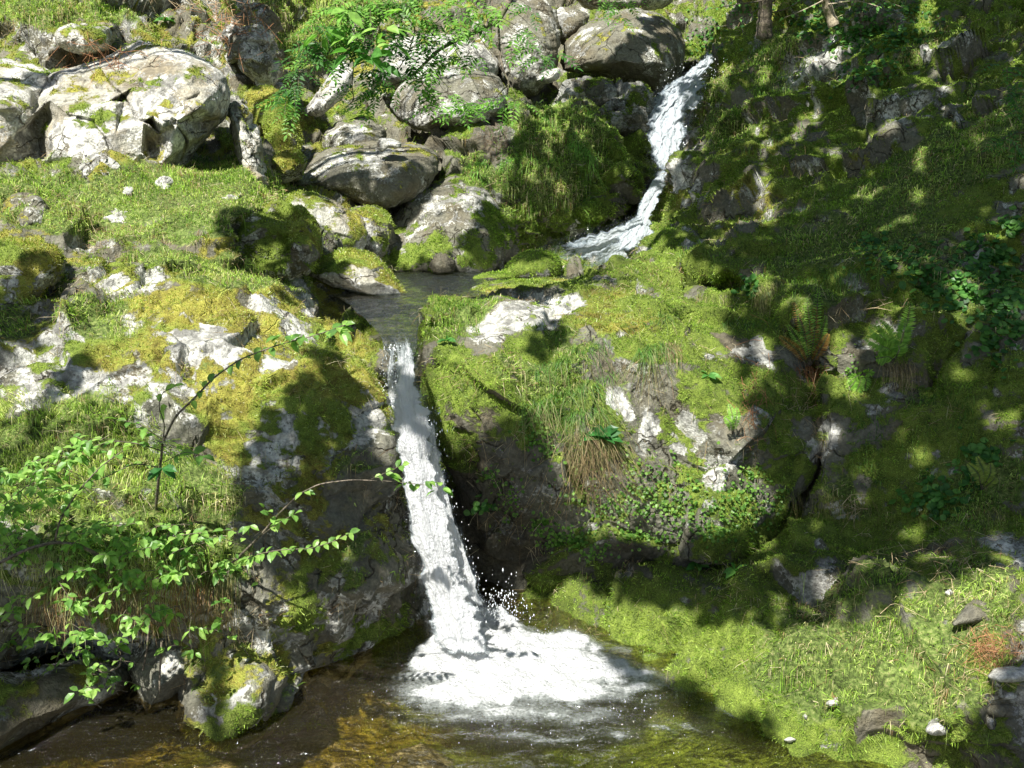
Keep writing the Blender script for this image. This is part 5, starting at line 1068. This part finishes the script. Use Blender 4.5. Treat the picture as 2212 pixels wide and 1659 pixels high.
hank('grass_wisp', 'loose straw strands draped over the pale rock brow right of the tussock', 'grass', [(1340,700,1450,680,8.0),(1380,760,1440,740,8.0)], 130, .15, .5, GS, spread=.25)
hank('grass_wisp', 'thin hanging grass left of the tussock, over the green moss face', 'grass', [(1130,880,1200,850,7.4),(1150,800,1210,780,7.5)], 110, .12, .45, GS, spread=.25)
hank('grass_wisp', 'dark trailing grass beside the white lichen strip on the right cliff', 'grass', [(1560,700,1680,690,7.8)], 200, .15, .45, GS, spread=.14)
hank('grass_wisp', 'grass fringe over the lip of the long green slope, upper right', 'grass', [(1700,620,1900,560,8.2)], 200, .12, .45, DG, spread=.15)
hank('grass_wisp', 'grass fringe hanging under the mossy brow beside the cascade, upper right', 'grass', [(1560,330,1760,270,11.5)], 180, .15, .5, DG, spread=.15)
# broad-leaved plants
def rosette(name, label, cat, u, v, Yp, n, L0, L1, cols, wr=.45, upb=.35):
    Yp = gY(u, v, Yp) - .04; th = np.linspace(0, 6.28, n, endpoint=False) + RNG.uniform(-.3, .3, n); D = np.stack([np.cos(th), -.35 + .35 * np.sin(th), upb + RNG.uniform(-.35, .3, n)], 1)
    L = RNG.uniform(L0, L1, n); c = at(u, v, Yp); U = unit(np.array([0, -.5, .8]) + rnd(n, .2))
    o = build(name, [leafset(np.tile(c, (n, 1)), D, U, L, L * wr, cmix(RNG.random(n), *cols), curl=.35)], ML); recentre(o, c); return tag(o, label, cat)
DK = [(.05, .16, .03), (.10, .28, .06), (.16, .36, .08)]
rosette('dock_plant', 'broad-leaved plant low on the shaded rock, left of its twin', 'plant', 1508, 1222, 7.25, 7, .08, .14, DK)
rosette('dock_plant', 'broad-leaved plant with three big leaves at the foot of the shaded rock', 'plant', 1588, 1232, 7.15, 6, .08, .15, DK)
rosette('leafy_plant', 'dark broad leaves growing out of the lower straw tussock', 'plant', 1300, 945, 7.35, 12, .10, .2, [(.03, .12, .03), (.06, .22, .05)])
rosette('leafy_plant', 'small green plant on the left rim of the cleft beside the fall', 'plant', 965, 735, 7.7, 8, .05, .1, DK)
rosette('leafy_plant', 'single curled bright green leaf under the curved white ledge', 'plant', 1530, 810, 7.75, 5, .06, .12, DK)
rosette('leafy_plant', 'fresh green plant among dry stalks at the top left', 'plant', 360, 45, 13.0, 10, .1, .22, DK)
rosette('leafy_plant', 'tiny pale plant in the dark hollow of the crag', 'plant', 420, 362, 10.4, 9, .04, .09, DK)
# carpet of small round leaves on the damp cliff
pts = [(1150,930,30,40,60),(1175,960,20,30,40),(1100,1080,25,40,40),(1170,1130,30,25,50),(1200,1160,40,25,60),(1245,1165,30,25,40),(1400,1030,80,50,60),(1440,1065,100,50,70),(1490,1100,110,50,80),(1540,1125,120,40,80),(1250,1050,60,80,50),(1540,1150,40,15,50),(1600,1050,40,40,60),(1350,1095,60,30,80),(1650,1090,50,40,60),(1060,1030,15,20,25),(1280,1180,40,20,50),(1390,1160,60,15,60),(1840,820,20,40,30)]
fo = []
def carpet(pts, L0, L1, cols, mult=2.2):
    out = []; A = []; B = []
    for (u, v, su, sv, n) in pts:
        for i in range(int(n * mult)):
            p, nn = hit(RNG.normal(u, su * .6), RNG.normal(v, sv * .6))
            if p is not None: A.append(p); B.append(nn)
    A = np.array(A); B = np.array(B); B *= np.where((B * (A - np.array([0, 0, CZ]))).sum(1) > 0, -1, 1)[:, None]; n = len(A)
    U = unit(B * .5 + np.array([-.1, -.3, .7]) + rnd(n, .3)); D = unit(np.cross(U, rnd(n)))
    L = RNG.uniform(L0, L1, n); return leafset(A + B * RNG.uniform(.01, .05, n)[:, None] - D * L[:, None] * .5, D, U, L, L * .85, cmix(RNG.random(n), *cols), fold=.1, curl=.1)
o = build('ground_cover', [carpet(pts, .006, .034, [(.05, .13, .02), (.12, .26, .04), (.26, .42, .09)], 2.2)], ML); tag(o, 'carpet of tiny round green leaves on the damp cliff', 'ground cover', kind='stuff')
pts = [(2130,560,50,50,120),(2080,620,50,50,90),(2170,640,40,60,100),(2030,600,60,60,60),(2190,490,20,20,50),(1950,560,60,50,50),(2150,730,50,60,60),(1880,540,30,30,30),(1760,60,60,40,90),(1840,60,60,50,120),(1900,90,70,60,120),(1960,40,60,50,80),(1530,80,40,40,60),(1610,20,50,30,50),(2120,1000,40,40,60),(2020,1080,60,40,60),(1870,160,60,30,50),(1620,620,30,20,20),(1040,1090,15,15,15)]
o = build('undergrowth', [carpet(pts, .03, .075, [(.03, .10, .02), (.07, .2, .04), (.16, .34, .07)], 1.8)], ML); tag(o, 'dark leafy undergrowth high on the right bank', 'undergrowth', kind='stuff')

# trunks and twigs at the top right
def trunk(label, pts, r0, r1, mat, twigs=()):
    p = frame_path(pts, 30); r = empty('tree', p[0], label, 'tree'); tubes('trunk', [tube(p, r0, r1, 12, .25, 5)], mat, parent=r)
    if twigs: tubes('branch', [tube(frame_path(t, 14), .012, .004, 5, .3, 3) for t in twigs], mat, parent=r)
    fo = []
    for t in twigs:
        q = frame_path(t, 14); fo.append(twig_leaves(q, .09, .05, .09, DK + [(.25, .45, .1)], start=.3))
    if fo: build('foliage', fo, ML, parent=r)
    return r
trunk('straight mossy brown trunk at the top edge above the cascade', [(1650,85,15.3),(1652,40,15.2),(1655,-10,15.1),(1650,-160,15.0),(1660,-420,14.8)], .12, .08, MK, [[(1652,10,15.2),(1620,30,15),(1560,60,14.8),(1515,50,14.7)],[(1655,0,15.1),(1590,10,14.8),(1530,20,14.7)],[(1655,30,15.2),(1700,20,15),(1760,-20,14.8)],[(1650,-20,15.1),(1580,-30,14.5),(1500,0,14.2)]])
trunk('bent pale trunk leaning at the top edge above the white streaked rock', [(1803,58,13.6),(1792,30,13.6),(1780,-5,13.5),(1740,-120,13.3),(1700,-420,13.0)], .075, .05, MKP, [[(1780,0,13.5),(1740,20,13.3),(1690,40,13.2)],[(1785,10,13.5),(1850,0,13.3),(1900,15,13.1)],[(1780,-10,13.5),(1830,-30,13.2),(1960,20,12.8)]])
# brambles and dead stalks
def tangle(name, label, cat, u, v, Yp, su, sv, n, L, cols_mat, down=.0, r=.0022, leaves=None):
    lst = []
    for i in range(n):
        ub, vb = RNG.normal(u, su), RNG.normal(v, sv); c = at(ub, vb, gY(ub, vb, Yp) - abs(RNG.normal(.02, .05))); d = unit(np.array([RNG.normal(), RNG.normal(-.3, .4), RNG.normal(-down, .7)])); l = RNG.uniform(.4, 1) * L
        q = spath([c - d * l / 2, c + rnd(1, l * .12)[0], c + d * l / 2 + np.array([0, 0, -l * .15])], 9); lst.append(tube(q, max(r, Yp / 1004 * .3), max(r * .5, Yp / 1004 * .15), 3))
    V = []; Fa = []; k = 0
    for a, b_ in lst: V.append(a); Fa.append(b_ + k); k += len(a)
    o = mesh_obj(name, np.concatenate(V), np.concatenate(Fa), cols_mat); recentre(o, at(u, v, Yp)); return tag(o, label, cat, kind='stuff' if n > 40 else None)
MRU = bark_material('rusty_stalk', (.22, .08, .03), (.55, .28, .13)); MST = bark_material('dry_stalk', (.4, .28, .14), (.72, .58, .36))
tangle('dead_stalks', 'tangle of reddish dead stalks hanging above the crag, top left', 'dead stalks', 500, 50, 13.6, 40, 35, 90, .7, MRU, .4)
tangle('dead_bracken', 'orange brown dead bracken lying on the crag shoulder', 'dead stalks', 215, 125, 11.2, 60, 18, 90, .5, MRU, .2)
tangle('dry_stems', 'pinkish dry stems on top of the bank at the top edge', 'dead stalks', 440, -5, 14.0, 60, 14, 60, .6, MST, .1)
tangle('dead_grass', 'rusty heap of dead grass at the right frame edge above white slab', 'dead grass', 2135, 1400, 5.0, 26, 18, 130, .22, MRU, .1, r=.0012)
tangle('twigs', 'pale broken twigs stuck in the right bank', 'twigs', 1840, 1095, 6.6, 12, 9, 14, .25, MST, .0, r=.003)
tangle('twigs', 'thin curved bare twigs above the spreading bright fern', 'twigs', 1895, 660, 7.0, 24, 12, 9, .3, MST, 0, r=.003)
tangle('dry_stems', 'dry stems strewn across the lower right bank', 'twigs', 2020, 1230, 5.6, 90, 40, 46, .3, MST, 0, r=.0016)
tangle('roots', 'dark reddish roots below the curved ledge on the right cliff', 'roots', 1625, 860, 7.4, 14, 50, 50, .3, MRU, .9, r=.002)
# ------------------------------------------------------------------ unseen trees added overhead: leaves placed to cast the glen's shade
TOSUN = Vector((-.28, -.52, .80)).normalized()
def inpoly(poly, u, v):
    p = np.array(poly, float); ins = np.zeros(u.shape, bool); j = len(p) - 1
    for i in range(len(p)):
        c = ((p[i, 1] > v) != (p[j, 1] > v)) & (u < (p[j, 0] - p[i, 0]) * (v - p[i, 1]) / (p[j, 1] - p[i, 1] + 1e-9) + p[i, 0]); ins ^= c; j = i
    return ins
SHADE = [
 ('upper', [(1500,150),(1580,30),(1650,-80),(2400,-80),(2400,1190),(1950,1150),(1700,1140),(1640,1000),(1600,760),(1580,620),(1560,560),(1450,540),(1425,440),(1490,300)]),
 ('bank', [(950,1010),(1030,960),(1120,905),(1190,960),(1195,1110),(1330,1180),(1500,1190),(1700,1130),(2400,1140),(2400,1190),(1900,1215),(1800,1260),(1650,1300),(1560,1270),(1240,1250),(1100,1290),(1040,1290)]),
 ('bank', [(1560,1250),(1700,1230),(1900,1190),(2400,1150),(2400,1215),(2100,1225),(1930,1270),(1830,1330),(1700,1350),(1600,1330)]),
 ('bank', [(1240,1240),(1400,1255),(1560,1275),(1640,1330),(1560,1345),(1440,1300),(1300,1290)]),
 ('left', [(445,1400),(490,1400),(480,1600),(430,1610)]),
 ('left', [(715,725),(755,790),(795,890),(845,1060),(880,1350),(840,1350),(740,1300),(640,1270),(560,1230),(500,1120),(540,970),(560,900),(640,830),(690,770)]),
 ('left', [(-60,1350),(200,1310),(420,1300),(470,1340),(480,1600),(440,1600),(440,1380),(300,1430),(240,1540),(60,1500),(-60,1620)]),
 ('left', [(30,610),(100,600),(150,560),(140,620),(120,680),(80,740),(-40,770),(-40,650)]),
 ('left', [(165,760),(230,770),(150,830),(110,880),(80,960),(60,950),(90,860)]),
 ('mid', [(490,490),(560,455),(650,470),(705,520),(700,590),(640,600),(540,580)]),
 ('mid', [(990,500),(1090,440),(1110,330),(1140,225),(1260,200),(1420,320),(1420,420),(1390,470),(1190,545),(1000,610),(870,600),(880,560),(960,560)]),
 ('mid', [(1310,60),(1400,90),(1490,60),(1500,230),(1380,280),(1200,260),(1230,180),(1330,170)]),
 ('mid', [(640,395),(780,375),(940,380),(900,450),(700,430)]),
 ('bank', [(1180,680),(1230,690),(1200,760),(1140,760)]),
 ('bank', [(2180,1440),(2400,1300),(2400,1800),(2080,1760),(2120,1600)]),
 ('bank', [(1280,1480),(1380,1440),(1660,1560),(1640,1620),(1480,1560)]),
 ('left', [(620,640),(760,640),(820,690),(800,715),(780,720)]),
 ('upper', [(520,-60),(610,-60),(620,170),(560,190),(500,130)]),
]
LIT = [(1700,1300,30,20,-40),(1900,1240,40,10,-20),(1790,1250,22,14,-40),(1660,1250,16,20,0),(2000,1210,50,14,-10),(700,1000,16,26,20),(820,960,14,24,20),(620,1080,22,14,0),(860,1180,10,30,0),(2010,100,45,20,-30),(1790,120,70,26,-30),(1560,160,16,40,0),(1720,290,35,16,-30),(1665,315,26,12,0),(1790,332,34,16,0),(1647,440,9,24,15),(1870,420,60,10,-20),(1940,480,60,12,-10),(1700,215,40,12,-40),(1960,230,20,10,0),(1990,450,20,8,0),(2040,200,20,14,0),
 (1735,700,34,80,0),(1815,780,46,95,0),(1905,715,46,60,0),(1855,840,26,30,0),(2075,620,55,40,0),(2180,500,40,18,0),(2110,1020,24,34,0),(2080,800,60,16,0),(2190,900,20,30,0),(1640,780,20,80,8),(1790,950,22,46,10),(1990,700,20,14,0),(1960,580,26,16,0),(1700,640,60,14,-15),(1640,600,30,20,0),(1500,1110,50,30,0),(1440,1060,70,30,0),(1540,1130,40,24,0),(1590,900,20,50,0),(1980,980,30,26,0),(1860,1020,26,14,0),(1930,1160,60,8,-6),(1650,1185,18,14,0),
 (1190,300,22,60,0),(1150,370,40,34,0),(1075,345,26,30,0),(1215,420,28,30,0),(1290,350,16,16,0),(1090,410,26,22,0),(1240,480,28,14,0),(1150,510,20,14,0),(1395,150,26,50,20),(1440,110,30,20,30),(1460,140,16,40,0),(1330,75,30,16,0),
 (1210,1150,22,30,0),(1180,1140,24,26,0),(1060,1240,16,16,0),(1180,1275,50,12,0),(760,1200,20,30,0),(650,1320,100,34,0),(700,900,16,12,0),(620,590,30,10,0),(360,1390,30,16,0),(350,1500,70,24,0),(150,1560,80,20,-15),(560,1000,14,30,20),(1850,1230,40,14,-30),(1780,1270,30,16,-40),(1660,1290,40,12,-40),(900,1190,3,60,0),(40,560,60,14,0),(760,405,40,8,0),(1390,935,30,60,0),(1330,60,40,30,0)]
class _S: pass
BVA = BV
def shade_canopy(key, n, name, label, root, size, dens_noise, hrange):
    """an unseen crown: leaves set sunward of the ground they are meant to shade"""
    polys = [np.array(p, float) for k, p in SHADE if k == key]; P = []; A = []; u0, u1, v0, v1 = -160, 2400, -120, 1720
    M = n * 14; uu, vv = RNG.uniform(u0, u1, M), RNG.uniform(v0, v1, M); m = np.zeros(M, bool)
    q_ = np.stack([uu, vv, np.zeros(M)], 1)
    wu, wv = uu + 22 * fbm(q_, 1 / 60., 3, 3), vv + 22 * fbm(q_, 1 / 60., 3, 9)
    for p in polys: m |= inpoly(p, wu, wv)
    lit = np.zeros(M)
    for (cu, cv, ru, rv, rot) in LIT: lit = np.maximum(lit, blobw(wu, wv, cu, cv, ru * .95, rv * .95, rot))
    m &= lit < .35; m &= fbm(q_, 1 / 85., 3, 17.) < dens_noise
    uu, vv = uu[m], vv[m]
    dens = M / ((u1 - u0) * (v1 - v0)); S = np.array(TOSUN); org = Vector((0, 0, CZ))
    dirs = unit(at(uu, vv, 1.0) - np.array([0, 0, CZ]))
    # leaves wanted per unit of sun-facing ground area
    want = 3.3 / (size * size * .62)
    for k in range(len(uu)):
        h = BVA.ray_cast(org, Vector(dirs[k]))
        if h[0] is None or h[0].z < -.6: continue
        nv = np.array(h[1]); cv_ = abs(float(nv @ dirs[k])); cs = float(nv @ S) * (-1 if float(nv @ dirs[k]) > 0 else 1)
        if cs < .04: continue
        area = h[3] ** 2 / F ** 2 / max(cv_, .12) * cs
        if RNG.random() < area * want / dens: P.append(np.array(h[0]))
    P = np.array(P); N = len(P); area = 0
    h = RNG.uniform(*hrange, N) + .8 * fbm(P, .5, 2, 3.); h = np.maximum(h, P[:, 2] + 2.5)
    t = (h - P[:, 2]) / TOSUN.z; Q = P + np.array(TOSUN) * t[:, None] + rnd(N, .015)
    U = unit(np.array(TOSUN) + rnd(N, .35)); D = unit(np.cross(U, rnd(N))); L = RNG.uniform(.7, 1.3, N) * size * 1.35
    r = empty(name, root, label, 'tree')
    build('crown', [leafset(Q - D * L[:, None] * .5, D, U, L, L * .75, cmix(RNG.random(N), *LEAFC))], ML, parent=r)
    cen = Q.mean(0); root = np.array(root)
    lst = [tube(spath([root, root * [1, 1, 0] + [0.2, .1, root[2] + 2.5], (root * .6 + cen * .4) * [1, 1, 0] + [0, 0, h.mean() - .8], cen + [0, 0, .2]], 40), .16, .03, 10, .2)]  # trunk and limbs added to carry the placed leaves
    for k in range(16):
        tgt = Q[RNG.integers(N)] ; st_ = (root * .6 + cen * .4) * [1, 1, 0] + [0, 0, h.mean() - .8]
        lst.append(tube(spath([st_, (st_ + tgt) / 2 + [0, 0, .3], tgt + [0, 0, .05]], 14), .03, .006, 5))
    tubes('trunk', lst, MK, parent=r); print(key, 'leaves', N, 'area', area, 'z', Q[:, 2].min(), 'y', Q[:, 1].min(), Q[:, 1].max(), 'x', Q[:, 0].min(), Q[:, 0].max())
shade_canopy('upper', 60000, 'unseen_shade_tree', 'unseen tree above the right slope, its leaves set to shade the upper cliff', (8.5, 3.5, 2.0), .11, .48, (9.0, 10.5))
shade_canopy('bank', 30000, 'unseen_shade_tree', 'unseen tree over the lower right bank, its leaves set to shade the cliff foot', (6.5, .5, 1.5), .10, .6, (6.5, 8.5))
shade_canopy('left', 30000, 'unseen_shade_tree', 'unseen tree left of the viewer, its leaves set to shade the left outcrop', (-7.5, 1.5, 1.5), .09, .6, (6.0, 7.8))
shade_canopy('mid', 30000, 'unseen_shade_tree', 'unseen tree up the left slope, its leaves set to dapple the middle boulders', (-11.0, 7.0, 3.5), .11, .45, (8.5, 10.5))
# ------------------------------------------------------------------ light, camera
w = bpy.data.worlds.new('World'); sc.world = w; w.use_nodes = True; nt = w.node_tree
sky = nt.nodes.new('ShaderNodeTexSky'); sky.sky_type = 'NISHITA'; sky.sun_disc = False
sky.sun_elevation = math.asin(TOSUN.z); sky.sun_rotation = math.atan2(TOSUN.x, TOSUN.y)
bg = nt.nodes['Background']; nt.links.new(sky.outputs[0], bg.inputs[0]); bg.inputs[1].default_value = 0.052
sun = bpy.data.lights.new('sun', 'SUN'); sun.energy = 5.0; sun.angle = math.radians(.53); sun.color = (1, .975, .91)
so = bpy.data.objects.new('sun', sun); COL.objects.link(so); so.rotation_euler = TOSUN.to_track_quat('Z', 'Y').to_euler()
cam = bpy.data.cameras.new('camera'); co = bpy.data.objects.new('camera', cam); COL.objects.link(co)
cam.sensor_width = 36; cam.sensor_fit = 'HORIZONTAL'; cam.lens = 36 * F / 2212.; cam.clip_start = .05; cam.clip_end = 300
co.location = (0, 0, CZ); co.rotation_euler = (math.pi / 2 + PITCH, 0, 0); sc.camera = co
sc.view_settings.view_transform = 'Standard'; sc.view_settings.look = 'None'; sc.view_settings.exposure = 0
sc.cycles.max_bounces = 6; sc.cycles.transparent_max_bounces = 14; sc.cycles.diffuse_bounces = 3; sc.cycles.glossy_bounces = 2
sc.cycles.use_denoising = True
sc.cycles.film_exposure = 2.1      # the photograph is exposed for the shade: sunlit faces burn out
